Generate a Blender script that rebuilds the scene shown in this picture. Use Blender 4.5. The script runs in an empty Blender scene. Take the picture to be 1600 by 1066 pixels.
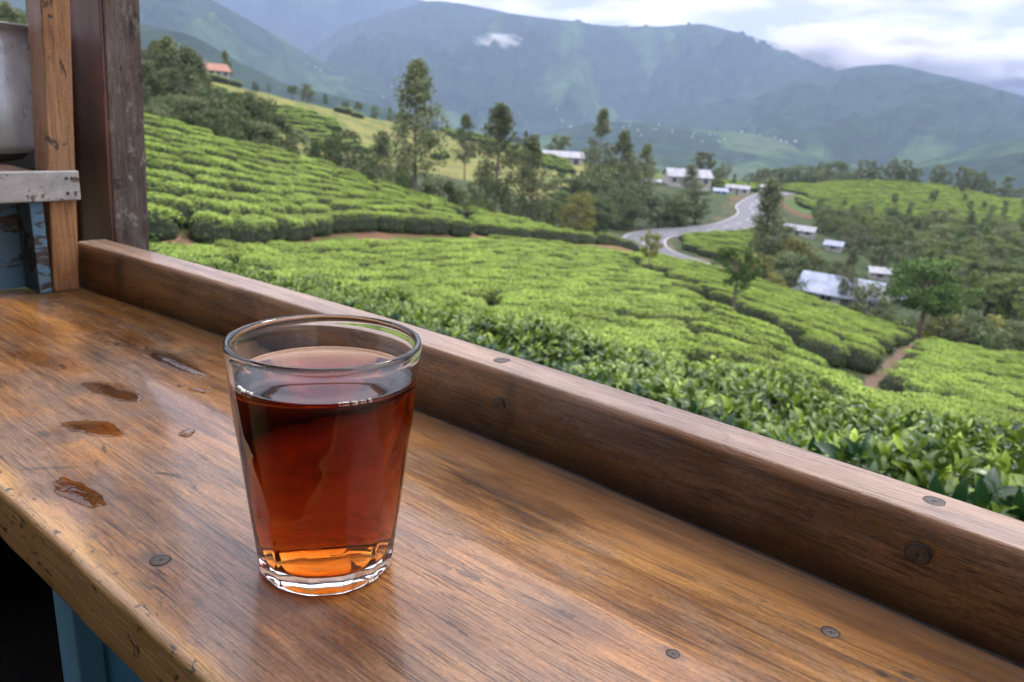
import bpy, math, random
import numpy as np
from mathutils import Matrix, Vector

# ------------------------------------------------------------------ scene, camera, light
scene = bpy.context.scene
C = scene.collection
F = 1200.0                                   # focal length in photo pixels (1600 wide)
PITCH, ROLL = math.radians(16.5), math.radians(3.5)
FW = np.array([0, math.cos(PITCH), -math.sin(PITCH)])
_r = np.array([1.0, 0, 0]); _u = np.cross(_r, FW)
RT = _r*math.cos(ROLL) + _u*math.sin(ROLL)
UP = -_r*math.sin(ROLL) + _u*math.cos(ROLL)

cam_d = bpy.data.cameras.new('camera')
cam = bpy.data.objects.new('camera', cam_d); C.objects.link(cam)
cam.matrix_world = Matrix(((RT[0], UP[0], -FW[0], 0), (RT[1], UP[1], -FW[1], 0), (RT[2], UP[2], -FW[2], 0), (0, 0, 0, 1)))
cam_d.sensor_width = 36; cam_d.lens = 36*F/1600
cam_d.clip_start = 0.01; cam_d.clip_end = 40000
cam_d.dof.use_dof = True; cam_d.dof.focus_distance = 0.32; cam_d.dof.aperture_fstop = 21
scene.camera = cam

SUN_EL, SUN_AZ = math.radians(52), math.radians(60)     # azimuth from +Y (view) towards +X (right)
world = bpy.data.worlds.new('World'); scene.world = world; world.use_nodes = True
wn, wl = world.node_tree.nodes, world.node_tree.links
wn.clear()
def wnode(t, **k):
    n = wn.new(t)
    for a, b in k.items(): setattr(n, a, b)
    return n
w_out = wnode('ShaderNodeOutputWorld')
sky = wnode('ShaderNodeTexSky', sky_type='NISHITA', sun_disc=False)
sky.sun_elevation = SUN_EL; sky.sun_rotation = SUN_AZ
bg1 = wnode('ShaderNodeBackground'); bg1.inputs[1].default_value = 0.10
wl.new(sky.outputs[0], bg1.inputs[0])
tc = wnode('ShaderNodeTexCoord')
sep = wnode('ShaderNodeSeparateXYZ'); wl.new(tc.outputs['Generated'], sep.inputs[0])
zc = wnode('ShaderNodeMath', operation='MAXIMUM'); wl.new(sep.outputs[2], zc.inputs[0]); zc.inputs[1].default_value = 0.0
zb = wnode('ShaderNodeMath', operation='ADD'); wl.new(zc.outputs[0], zb.inputs[0]); zb.inputs[1].default_value = 0.16
dv_ = wnode('ShaderNodeVectorMath', operation='DIVIDE'); wl.new(tc.outputs['Generated'], dv_.inputs[0])
cmb = wnode('ShaderNodeCombineXYZ')
for i in range(3): wl.new(zb.outputs[0], cmb.inputs[i])
wl.new(cmb.outputs[0], dv_.inputs[1])
cn = wnode('ShaderNodeTexNoise'); cn.inputs['Scale'].default_value = 2.4; cn.inputs['Detail'].default_value = 7; cn.inputs['Roughness'].default_value = 0.52
cn.inputs['Distortion'].default_value = 0.25
wl.new(dv_.outputs[0], cn.inputs['Vector'])
cr = wnode('ShaderNodeValToRGB')
cr.color_ramp.elements[0].position = 0.40; cr.color_ramp.elements[0].color = (0.50, 0.50, 0.61, 1)
cr.color_ramp.elements[1].position = 0.60; cr.color_ramp.elements[1].color = (0.97, 0.885, 0.90, 1)
wl.new(cn.outputs[0], cr.inputs[0])
lum = wnode('ShaderNodeMath', operation='MULTIPLY_ADD'); wl.new(zc.outputs[0], lum.inputs[0])   # overcast sky: brighter overhead
lum.inputs[1].default_value = 1.9; lum.inputs[2].default_value = 0.52
lum2 = wnode('ShaderNodeMath', operation='MULTIPLY'); wl.new(lum.outputs[0], lum2.inputs[0]); lum2.inputs[1].default_value = 1.9
bg2 = wnode('ShaderNodeBackground'); wl.new(cr.outputs[0], bg2.inputs[0]); wl.new(lum2.outputs[0], bg2.inputs[1])
mxs = wnode('ShaderNodeMixShader'); mxs.inputs[0].default_value = 0.95
wl.new(bg1.outputs[0], mxs.inputs[1]); wl.new(bg2.outputs[0], mxs.inputs[2]); wl.new(mxs.outputs[0], w_out.inputs[0])

sun_d = bpy.data.lights.new('sun', 'SUN'); sun_d.energy = 1.5; sun_d.angle = math.radians(14); sun_d.color = (1, 0.96, 0.9)
sun = bpy.data.objects.new('sun', sun_d); C.objects.link(sun)
sdir = Vector((math.sin(SUN_AZ)*math.cos(SUN_EL), math.cos(SUN_AZ)*math.cos(SUN_EL), math.sin(SUN_EL)))
sun.rotation_euler = sdir.to_track_quat('Z', 'Y').to_euler(); sun.location = (0, 0, 30)

vs = scene.view_settings
scene.display_settings.display_device = 'sRGB'
vs.view_transform = 'Standard'; vs.look = 'None'; vs.exposure = 0.27; vs.gamma = 1.0; vs.use_curve_mapping = False
cy = scene.cycles
cy.use_denoising = True
try: cy.denoiser = 'OPENIMAGEDENOISE'
except Exception: pass
cy.max_bounces = 14; cy.transmission_bounces = 12; cy.diffuse_bounces = 3; cy.glossy_bounces = 4
cy.transparent_max_bounces = 12; cy.volume_bounces = 1
cy.sample_clamp_indirect = 4.0; cy.blur_glossy = 0.3
cy.use_adaptive_sampling = True; cy.adaptive_threshold = 0.015

# ------------------------------------------------------------------ helpers
rng = np.random.default_rng(7); random.seed(7)

def ray(px, py): return FW*F + RT*(px-800) - UP*(py-533)
def P(px, py, D):
    r = ray(px, py); return r*(D/math.hypot(r[0], r[1]))
def proj(p):
    p = np.atleast_2d(p); d = p@FW
    return np.stack([800+F*(p@RT)/d, 533-F*(p@UP)/d, d], 1)

def nvals(n, seed):
    return np.random.default_rng(seed).random((n, n))
_N = 256; _tab = nvals(_N, 11)
def vnoise(x, y):
    x = np.asarray(x, float); y = np.asarray(y, float)
    xi = np.floor(x).astype(int); yi = np.floor(y).astype(int); fx = x-xi; fy = y-yi
    fx = fx*fx*(3-2*fx); fy = fy*fy*(3-2*fy)
    a = _tab[xi % _N, yi % _N]; b = _tab[(xi+1) % _N, yi % _N]; c = _tab[xi % _N, (yi+1) % _N]; d = _tab[(xi+1) % _N, (yi+1) % _N]
    return (a*(1-fx)+b*fx)*(1-fy) + (c*(1-fx)+d*fx)*fy - 0.5
def fbm(x, y, o=5, ridge=False):
    s = 0; a = 1.0; x = np.asarray(x, float); y = np.asarray(y, float)
    for i in range(o):
        n = vnoise(x+17.3*i, y-9.1*i)
        if ridge: n = 0.5-2*np.abs(n)
        s = s+a*n; a *= 0.5; x = x*2.03; y = y*2.03
    return s

def mesh_np(name, V, Fc, smooth=True, attrs=None):
    """V (n,3); Fc: array (m,k) or list of such arrays / lists of index lists."""
    me = bpy.data.meshes.new(name)
    if isinstance(Fc, np.ndarray): Fc = [Fc]
    loops = []; starts = []; tot = 0
    for f in Fc:
        if isinstance(f, np.ndarray) and f.ndim == 2:
            if len(f) == 0: continue
            k = f.shape[1]; loops.append(f.reshape(-1)); starts.append(tot+np.arange(len(f))*k); tot += f.size
        else:
            loops.append(np.array(f)); starts.append(np.array([tot])); tot += len(f)
    L = np.concatenate(loops).astype(np.int32); S = np.concatenate(starts).astype(np.int32)
    me.vertices.add(len(V)); me.vertices.foreach_set('co', np.asarray(V, np.float32).reshape(-1))
    me.loops.add(len(L)); me.loops.foreach_set('vertex_index', L)
    me.polygons.add(len(S)); me.polygons.foreach_set('loop_start', S)
    me.update(calc_edges=True)
    me.polygons.foreach_set('use_smooth', np.full(len(S), bool(smooth)))
    for k, v in (attrs or {}).items():
        v = np.asarray(v, np.float32)
        if v.ndim == 1:
            a = me.attributes.new(k, 'FLOAT', 'POINT'); a.data.foreach_set('value', v)
        else:
            a = me.attributes.new(k, 'FLOAT_COLOR', 'POINT')
            if v.shape[1] == 3: v = np.concatenate([v, np.ones((len(v), 1), np.float32)], 1)
            a.data.foreach_set('color', v.reshape(-1))
    me.validate(); return me

def link(name, me, mat=None, parent=None, **props):
    o = bpy.data.objects.new(name, me); C.objects.link(o)
    if mat is not None and me is not None and not me.materials:
        for m in (mat if isinstance(mat, (list, tuple)) else [mat]): me.materials.append(m)
    if parent is not None: o.parent = parent
    for k, v in props.items(): o[k] = v
    return o
def empty(name, loc=(0, 0, 0), rz=0.0, parent=None, **props):
    o = bpy.data.objects.new(name, None); C.objects.link(o); o.location = loc; o.rotation_euler = (0, 0, rz)
    o.empty_display_size = 0.05
    if parent is not None: o.parent = parent
    for k, v in props.items(): o[k] = v
    return o

class MB:
    def __init__(s): s.V = []; s.F = []; s.n = 0
    def add(s, V, Fs):
        V = np.asarray(V, float); s.V.append(V)
        for f in Fs: s.F.append([i+s.n for i in f])
        s.n += len(V); return s
    def box(s, x0, x1, y0, y1, z0, z1, shear=(0, 0)):
        V = [(x, y, z) for z in (z0, z1) for y in (y0, y1) for x in (x0, x1)]
        V = [(x+shear[0]*z, y+shear[1]*z, z) for x, y, z in V]
        return s.add(V, [(0, 2, 3, 1), (4, 5, 7, 6), (0, 1, 5, 4), (2, 6, 7, 3), (0, 4, 6, 2), (1, 3, 7, 5)])
    def tube(s, pts, rad, n=8, cap=True):
        pts = np.asarray(pts, float); k = len(pts); rad = np.broadcast_to(rad, (k,))
        V = []
        t = np.gradient(pts, axis=0); t /= np.linalg.norm(t, axis=1)[:, None]+1e-9
        a = np.cross(t, [0.13, 0.91, 0.39]); a /= np.linalg.norm(a, axis=1)[:, None]+1e-9
        b = np.cross(t, a)
        for i in range(k):
            for j in range(n):
                th = 2*math.pi*j/n; V.append(pts[i]+rad[i]*(math.cos(th)*a[i]+math.sin(th)*b[i]))
        Fs = [(i*n+j, i*n+(j+1) % n, (i+1)*n+(j+1) % n, (i+1)*n+j) for i in range(k-1) for j in range(n)]
        if cap: Fs += [tuple(range(n))[::-1], tuple((k-1)*n+j for j in range(n))]
        return s.add(V, Fs)
    def lathe(s, prof, n=48, c=(0, 0), z0=0, close=False):
        V = []; k = len(prof)
        for r, z in prof:
            for j in range(n):
                th = 2*math.pi*j/n; V.append((c[0]+r*math.cos(th), c[1]+r*math.sin(th), z+z0))
        rng_ = range(k if close else k-1)
        Fs = [(i*n+j, i*n+(j+1) % n, ((i+1) % k)*n+(j+1) % n, ((i+1) % k)*n+j) for i in rng_ for j in range(n)]
        if not close:
            if prof[0][0] > 1e-6: Fs.append(tuple(range(n))[::-1])
            if prof[-1][0] > 1e-6: Fs.append(tuple((k-1)*n+j for j in range(n)))
        return s.add(V, Fs)
    def mesh(s, name, smooth=False):
        me = bpy.data.meshes.new(name); me.from_pydata(np.concatenate(s.V).tolist(), [], s.F); me.update()
        if smooth: me.polygons.foreach_set('use_smooth', [True]*len(me.polygons))
        return me
    def build(s, name, mat, parent=None, smooth=False, bevel=0, seg=2, **props):
        o = link(name, s.mesh(name, smooth), mat, parent, **props)
        if bevel:
            m = o.modifiers.new('bevel', 'BEVEL'); m.width = bevel; m.segments = seg; m.limit_method = 'ANGLE'; m.angle_limit = 0.6
            m.harden_normals = False
        return o

# ---- node material helper
class NT:
    def __init__(s, name):
        s.m = bpy.data.materials.new(name); s.m.use_nodes = True; s.t = s.m.node_tree; s.t.nodes.clear()
        s.out = s.n('ShaderNodeOutputMaterial')
    def n(s, t, ins=None, **k):
        x = s.t.nodes.new(t)
        for a, b in k.items(): setattr(x, a, b)
        for a, b in (ins or {}).items():
            i = x.inputs[a]
            if isinstance(b, bpy.types.NodeSocket): s.t.links.new(b, i)
            else: i.default_value = b
        return x
    def link(s, a, b): s.t.links.new(a, b)
    def coord(s, kind='Object', scale=(1, 1, 1), loc=(0, 0, 0)):
        t = s.n('ShaderNodeTexCoord'); mp = s.n('ShaderNodeMapping', {'Scale': scale, 'Location': loc}); s.link(t.outputs[kind], mp.inputs[0]); return mp.outputs[0]
    def noise(s, vec, scale=1.0, detail=4, rough=0.5, dist=0.0):
        return s.n('ShaderNodeTexNoise', {'Vector': vec, 'Scale': scale, 'Detail': detail, 'Roughness': rough, 'Distortion': dist}).outputs[0]
    def ramp(s, fac, stops, interp='LINEAR'):
        r = s.n('ShaderNodeValToRGB'); e = r.color_ramp; e.interpolation = interp
        while len(e.elements) < len(stops): e.elements.new(0.5)
        for el, (p, c) in zip(e.elements, stops):
            el.position = p; el.color = (c, c, c, 1) if isinstance(c, (int, float)) else (*c[:3], 1)
        s.link(fac, r.inputs[0]); return r.outputs[0]
    def mix(s, fac, a, b, mode='MIX'):
        x = s.n('ShaderNodeMix', data_type='RGBA', blend_type=mode)
        for i, v in ((0, fac), (6, a), (7, b)):
            if isinstance(v, bpy.types.NodeSocket): s.link(v, x.inputs[i])
            else: x.inputs[i].default_value = (*v, 1) if isinstance(v, tuple) and len(v) == 3 else v
        return x.outputs[2]
    def math(s, op, a, b=0.0, c=0.0):
        x = s.n('ShaderNodeMath', operation=op)
        for i, v in enumerate((a, b, c)):
            if isinstance(v, bpy.types.NodeSocket): s.link(v, x.inputs[i])
            else: x.inputs[i].default_value = v
        return x.outputs[0]
    def attr(s, name, out='Fac'): return s.n('ShaderNodeAttribute', attribute_name=name).outputs[out]
    def bump(s, h, strength=0.3, dist=0.001, normal=None):
        d = {'Height': h, 'Strength': strength, 'Distance': dist}
        if normal is not None: d['Normal'] = normal
        return s.n('ShaderNodeBump', d).outputs[0]
    def bsdf(s, **k):
        b = s.n('ShaderNodeBsdfPrincipled')
        for a, v in k.items():
            a = a.replace('_', ' ')
            if isinstance(v, bpy.types.NodeSocket): s.link(v, b.inputs[a])
            else: b.inputs[a].default_value = (*v, 1) if isinstance(v, tuple) and len(v) == 3 else v
        return b.outputs[0]
    def done(s, sh): s.link(sh, s.out.inputs[0]); return s.m

def plain(name, col, rough=0.6, var=0.25, scale=6.0, metal=0.0, bump=0.0):
    t = NT(name); v = t.coord('Object'); n = t.noise(v, scale, 5, 0.6)
    dark = tuple(c*(1-var) for c in col); light = tuple(min(1, c*(1+var)) for c in col)
    c = t.ramp(n, [(0.3, dark), (0.7, light)])
    k = dict(Base_Color=c, Roughness=rough, Metallic=metal)
    if bump: k['Normal'] = t.bump(n, bump, 0.02)
    return t.done(t.bsdf(**k))

# ------------------------------------------------------------------ terrain heights
AZT = np.radians(np.linspace(-180, 180, 1441))
def ring(pts, dz=0.0, D0=None, z0=None):
    q = []
    for px, py, D in pts:
        p = P(px, py, D); q.append((math.atan2(p[0], p[1]), D, p[2]+dz))
    q = np.array(sorted(q))
    D = np.interp(AZT, q[:, 0], q[:, 1]); z = np.interp(AZT, q[:, 0], q[:, 2])
    k = np.exp(-0.5*(np.arange(-14, 15)/4.5)**2); k /= k.sum()
    sm = lambda a: np.convolve(np.pad(a, 14, 'edge'), k, 'valid')
    return sm(D), sm(z)
HC = 0.75    # height of the clipped tea above its soil
hedge_near = [(1600, 768, 1.95), (1200, 668, 2.4), (1000, 611, 2.9), (700, 520, 4.05), (450, 458, 6.0), (330, 425, 8.0), (100, 400, 9)]
hedge_far = [(1600, 684, 3.3), (1300, 624, 3.9), (1000, 558, 4.8), (800, 512, 5.7), (660, 478, 6.7), (500, 446, 8.2), (330, 416, 10.5), (100, 400, 11)]
field_near = [(1600, 672, 15), (1300, 616, 15), (1000, 556, 15), (800, 514, 15), (660, 486, 15.5), (500, 450, 16), (330, 414, 17), (100, 402, 17.5)]
field_far = [(100, 398, 20), (230, 400, 21), (330, 403, 23), (400, 397, 27), (520, 389, 33), (640, 385, 38), (750, 380, 44), (850, 381, 50), (950, 396, 56), (1000, 403, 58),
             (1060, 408, 62), (1150, 433, 62), (1250, 467, 60), (1350, 503, 58), (1420, 522, 56), (1500, 548, 52), (1600, 562, 48)]
bank_top = [(60, 370, 23), (240, 378, 24), (330, 386, 27), (400, 385, 30), (480, 370, 37), (560, 362, 40), (640, 368, 42), (735, 374, 47), (800, 375, 50), (870, 379, 54), (968, 383, 60)]
bank_dirs = [(1060, 408, 66), (1150, 435, 66), (1250, 469, 64), (1350, 505, 62), (1420, 525, 60), (1500, 551, 56), (1600, 566, 52)]
hill_top = [(-100, 130, 50), (60, 150, 50), (230, 187, 52), (350, 212, 55), (430, 238, 58), (500, 258, 60), (600, 288, 64), (650, 301, 66), (760, 331, 68), (870, 361, 68), (968, 380, 65)]
hill_dirs = [(1060, 412, 70), (1150, 440, 70), (1250, 474, 68), (1350, 510, 66), (1420, 530, 64), (1500, 556, 60), (1600, 571, 56)]
R = []
R.append((np.full(len(AZT), 0.3), np.full(len(AZT), -1.22)))
R.append((np.full(len(AZT), 1.2), np.full(len(AZT), -1.30)))
R.append(ring(hedge_near, -0.95)); R.append(ring(hedge_far, -0.95)); R.append(ring(field_near, -HC-0.25)); R.append(ring(field_far, -HC*0.6))
R.append(ring(bank_top+bank_dirs, 0.0)); R.append(ring(hill_top+hill_dirs, -HC*0.9))
Dg, zg = R[-1]; gl = np.clip((np.radians(8)-AZT)/np.radians(12), 0, 1)
R.append((Dg+9, zg-1.5-2.0*gl))
mid1 = [(0, 190, 84), (230, 205, 84), (420, 243, 88), (500, 262, 94), (600, 278, 100), (740, 296, 104), (870, 340, 104), (960, 376, 98), (1005, 382, 96), (1060, 402, 90), (1150, 425, 88), (1250, 462, 86), (1400, 512, 80), (1600, 555, 72)]
mid2 = [(0, 170, 104), (230, 185, 104), (420, 228, 112), (560, 240, 124), (720, 266, 134), (870, 306, 138), (1000, 360, 120), (1060, 366, 116), (1150, 356, 124), (1250, 388, 122), (1400, 425, 118), (1600, 470, 108)]
up1 = [(0, 40, 150), (100, 66, 150), (230, 102, 150), (340, 130, 152), (450, 158, 156), (600, 193, 166), (740, 217, 175), (850, 247, 185), (950, 268, 188), (1050, 286, 190), (1150, 302, 192), (1195, 309, 195), (1240, 326, 190), (1350, 342, 186), (1480, 355, 182), (1600, 368, 176)]
ridge = [(0, 38, 158), (100, 64, 158), (230, 100, 158), (340, 127, 160), (450, 155, 164), (600, 190, 174), (740, 215, 184), (850, 245, 196), (950, 257, 214), (1050, 274, 216), (1150, 291, 216), (1230, 296, 226), (1300, 288, 238), (1400, 288, 244), (1500, 301, 244), (1600, 321, 238)]
R += [ring(mid1), ring(mid2), ring(up1), ring(ridge)]
Dg, zg = R[-1]
R.append((Dg+30, zg-9)); R.append((Dg+150, zg-38)); R.append((np.full(len(AZT), 850.), np.full(len(AZT), -120.))); R.append((np.full(len(AZT), 5500.), np.full(len(AZT), -150.)))
RD = np.array([r[0] for r in R]); RZ = np.array([r[1] for r in R])
for k in range(1, len(RD)): RD[k] = np.maximum(RD[k], RD[k-1]+0.4)
NR = len(RD)
# the road: control points in the valley, smoothed
road_c = np.array([P(1120, 428, 84), P(1062, 408, 88), P(1022, 394, 92), P(1006, 381, 97), P(1012, 370, 104), P(1040, 364, 112), P(1090, 360.5, 117), P(1135, 355, 124), P(1165, 345, 134), P(1177, 335, 146), P(1172, 324, 160), P(1183, 314, 176), P(1200, 305, 193), P(1225, 301, 205)])
def catmull(p, n=14):
    p = np.vstack([2*p[0]-p[1], p, 2*p[-1]-p[-2]]); out = []
    for i in range(1, len(p)-2):
        t = np.linspace(0, 1, n, endpoint=False)[:, None]
        a, b, c, d = p[i-1], p[i], p[i+1], p[i+2]
        out.append(0.5*((2*b)+(-a+c)*t+(2*a-5*b+4*c-d)*t**2+(-a+3*b-3*c+d)*t**3))
    out.append(p[-2][None]); return np.vstack(out)
road = catmull(road_c)
for _ in range(12): road[1:-1, 2] = (road[:-2, 2]+2*road[1:-1, 2]+road[2:, 2])/4
def ground_raw(az, D):
    az = np.asarray(az, float); D = np.asarray(D, float)
    out = np.zeros(np.broadcast(az, D).shape); az, D = np.broadcast_arrays(az, D)
    ai = np.clip((az-AZT[0])/(AZT[1]-AZT[0]), 0, len(AZT)-1.001); i0 = ai.astype(int); f = ai-i0
    prevD = prevz = None
    for k in range(NR):
        d = RD[k][i0]*(1-f)+RD[k][i0+1]*f; z = RZ[k][i0]*(1-f)+RZ[k][i0+1]*f
        if k == 0: out = z.copy()
        else:
            t = np.clip((D-prevD)/(d-prevD), 0, 1); out = np.where(D > prevD, prevz+(z-prevz)*t, out)
        prevD, prevz = d, z
    return out
def ground(x, y):
    x = np.atleast_1d(np.asarray(x, float)); y = np.atleast_1d(np.asarray(y, float))
    D = np.hypot(x, y); z = ground_raw(np.arctan2(x, y), D)
    z = z + np.clip((D-14)/60, 0, 1)*0.5*fbm(x/9, y/9, 3) + np.clip((D-220)/500, 0, 1)*14*fbm(x/160, y/160, 4)
    m = (D > 70) & (D < 230)
    if m.any():
        best = np.full(m.sum(), 1e9); rz = np.zeros(m.sum()); xm, ym = x[m], y[m]
        for a in road:
            d = np.hypot(xm-a[0], ym-a[1]); c = d < best; best = np.where(c, d, best); rz = np.where(c, a[2], rz)
        w = 1-np.clip((best-3.6)/5.0, 0, 1); w = w*w*(3-2*w)
        z[m] = z[m]*(1-w)+(rz-0.06)*w
    return z
def gz(x, y): return float(ground(x, y)[0])
def road_dist(x, y):
    x = np.asarray(x); y = np.asarray(y); b = np.full(x.shape, 1e9)
    for a in road: b = np.minimum(b, np.hypot(x-a[0], y-a[1]))
    return b
def hit(px, py, D0, D1, dz=0.0):
    r = ray(px, py); r = r/math.hypot(r[0], r[1])
    Ds = np.linspace(D0, D1, 400); z = ground(r[0]*Ds, r[1]*Ds)+dz
    s = np.where(r[2]*Ds <= z)[0]
    D = Ds[s[0]] if len(s) else D1
    return np.array([r[0]*D, r[1]*D, gz(r[0]*D, r[1]*D)])
def seg_dist(p, poly):
    p = p[:, :2]; b = np.full(len(p), 1e9)
    for a, c in zip(poly[:-1], poly[1:]):
        d = c-a; t = np.clip(((p-a)@d)/(d@d), 0, 1)[:, None]; b = np.minimum(b, np.linalg.norm(p-(a+t*d), axis=1))
    return b
def ringD(k, az): return np.interp(az, AZT, RD[k])
HN, HF, FN, FF, BT, HT, GUL, M1, M2, U1, RG = 2, 3, 4, 5, 6, 7, 8, 9, 10, 11, 12

# ------------------------------------------------------------------ materials of the land
def land_mat():
    t = NT('land'); c = t.attr('tint', 'Color'); v = t.coord('Object')
    n1 = t.noise(v, 0.35, 6, 0.6); n2 = t.noise(v, 5.0, 4, 0.6)
    k = t.math('MULTIPLY_ADD', n1, 0.9, 0.55)
    k2 = t.math('MULTIPLY_ADD', n2, 0.8, 0.6)
    kk = t.math('MULTIPLY', k, k2)
    col = t.n('ShaderNodeVectorMath', {0: c, 1: (1, 1, 1)}, operation='MULTIPLY')
    sc = t.n('ShaderNodeVectorMath', {0: c, 'Scale': kk}, operation='SCALE')
    return t.done(t.bsdf(Base_Color=sc.outputs[0], Roughness=0.95, Specular_IOR_Level=0.15, Normal=t.bump(n2, 0.5, 0.15)))
LAND = land_mat()

def make_terrain():
    az = np.radians(np.concatenate([np.linspace(-180, -48, 60), np.linspace(-47.7, 47.7, 480), np.linspace(48, 180, 60)]))
    nsub = [3, 6, 6, 6, 22, 5, 22, 6, 8, 10, 16, 6, 8, 14, 24, 24]
    rows = []; rk = []
    for k in range(NR-1):
        n = nsub[k] if k < len(nsub) else 10
        for j in range(n): rows.append((k, j/n))
    rows.append((NR-2, 1.0))
    V = []; seg = []
    for k, t in rows:
        d0 = np.interp(az, AZT, RD[k]); d1 = np.interp(az, AZT, RD[k+1])
        D = d0*(d1/d0)**t if k > 12 else d0+(d1-d0)*t
        x = D*np.sin(az); y = D*np.cos(az); z = ground(x, y)
        V.append(np.stack([x, y, z], 1)); seg.append(np.full(len(az), k+t))
    V = np.array(V); seg = np.array(seg); nr, na = V.shape[:2]
    idx = np.arange(nr*na).reshape(nr, na)
    Fc = np.stack([idx[:-1, :-1], idx[:-1, 1:], idx[1:, 1:], idx[1:, :-1]], -1).reshape(-1, 4)[:, ::-1]
    V = V.reshape(-1, 3); seg = seg.reshape(-1); azv = np.arctan2(V[:, 0], V[:, 1])
    soil = np.array((0.16, 0.095, 0.055)); dark = np.array((0.030, 0.042, 0.014)); grass = np.array((0.085, 0.13, 0.03))
    ygrass = np.array((0.175, 0.175, 0.055)); wood = np.array((0.045, 0.065, 0.028)); tea = np.array((0.065, 0.11, 0.032)); far = np.array((0.05, 0.085, 0.04))
    T = np.tile(dark, (len(V), 1)); nz = fbm(V[:, 0]/3, V[:, 1]/3, 4)
    def put(m, c, w=1.0):
        T[m] = T[m]*(1-w)+c*w
    put((seg >= FF-0.02) & (seg < BT+0.25) & (azv < np.radians(8.5)), soil)
    put((seg >= FF-0.02) & (seg < BT) & (nz > -0.02) & (azv < np.radians(8.5)), grass)
    put((seg >= HT+0.3) & (seg < U1), wood)
    put((seg >= HT) & (seg < M1) & (azv > np.radians(8)), grass, 0.7)
    left = azv < np.radians(5)
    put((seg >= M1+0.5) & (seg < RG+0.2) & left, ygrass)
    m = (seg >= M1+0.5) & (seg < RG+0.2) & left & (nz > 0.05); put(m, tea, 0.6)
    put((seg >= U1-0.15) & (seg < RG+0.2) & (azv > np.radians(13.5)), tea)
    put((seg >= U1-0.3) & (seg < U1-0.15) & (azv > np.radians(15)), soil*0.75)
    put((seg >= U1) & (seg < RG+0.4) & ~left & (azv <= np.radians(13.5)), grass)
    fn = fbm(V[:, 0]/90, V[:, 1]/90, 4)
    put(seg >= RG+0.4, far); put((seg >= RG+0.4) & (fn > 0.12), tea, 0.6); put((seg >= RG+0.4) & (fn < -0.3), soil, 0.4)
    track = np.array([hit(x, y, 9, 70, HC)[:2] for x, y in [(1440, 512), (1385, 555), (1350, 590)]])
    put((np.hypot(V[:, 0], V[:, 1]) < 70) & (seg_dist(V[:, :2], track) < 0.3), np.array((0.13, 0.09, 0.062)))
    rd = road_dist(V[:, 0], V[:, 1]); rn = (rd < 7) & (nz > -0.12)
    put(rn & (rd < 5.2), np.array((0.12, 0.092, 0.058)), 0.7)
    o = link('terrain', mesh_np('terrain', V, Fc, True, {'tint': T}), LAND, kind='structure', label='hilly tea country falling away into the valley')
    return o
make_terrain()

# road, white edge lines and dashes as thin sheets
def strip(path, off0, off1, dz, sel=None):
    t = np.gradient(path[:, :2], axis=0); t /= np.linalg.norm(t, axis=1)[:, None]; nrm = np.stack([-t[:, 1], t[:, 0]], 1)
    a = np.concatenate([path[:, :2]+nrm*off0, path[:, 2:]+dz], 1); b = np.concatenate([path[:, :2]+nrm*off1, path[:, 2:]+dz], 1)
    n = len(path); V = np.vstack([a, b]); i = np.arange(n-1)
    Fc = np.stack([i, i+1, n+i+1, n+i], 1)
    if sel is not None: Fc = Fc[sel[:-1]]
    return V, Fc
asphalt = plain('asphalt', (0.10, 0.105, 0.12), 0.7, 0.35, 0.5)
white_paint = plain('road_paint', (0.36, 0.36, 0.34), 0.6, 0.1, 2)
W2 = 2.9
V_, F_ = strip(road, -W2, W2, 0.06); road_o = link('road', mesh_np('road', V_, F_), asphalt, kind='structure', label='grey winding tar road with white edge lines')
for s_ in (-1, 1):
    V_, F_ = strip(road, s_*(W2-0.34), s_*(W2-0.16), 0.07); link('edge_line', mesh_np('edge_line', V_, F_), white_paint, road_o)
sel = (np.arange(len(road)) // 4) % 2 == 0
V_, F_ = strip(road, -0.10, 0.10, 0.07, sel); link('centre_line', mesh_np('centre_line', V_, F_), white_paint, road_o)

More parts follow.
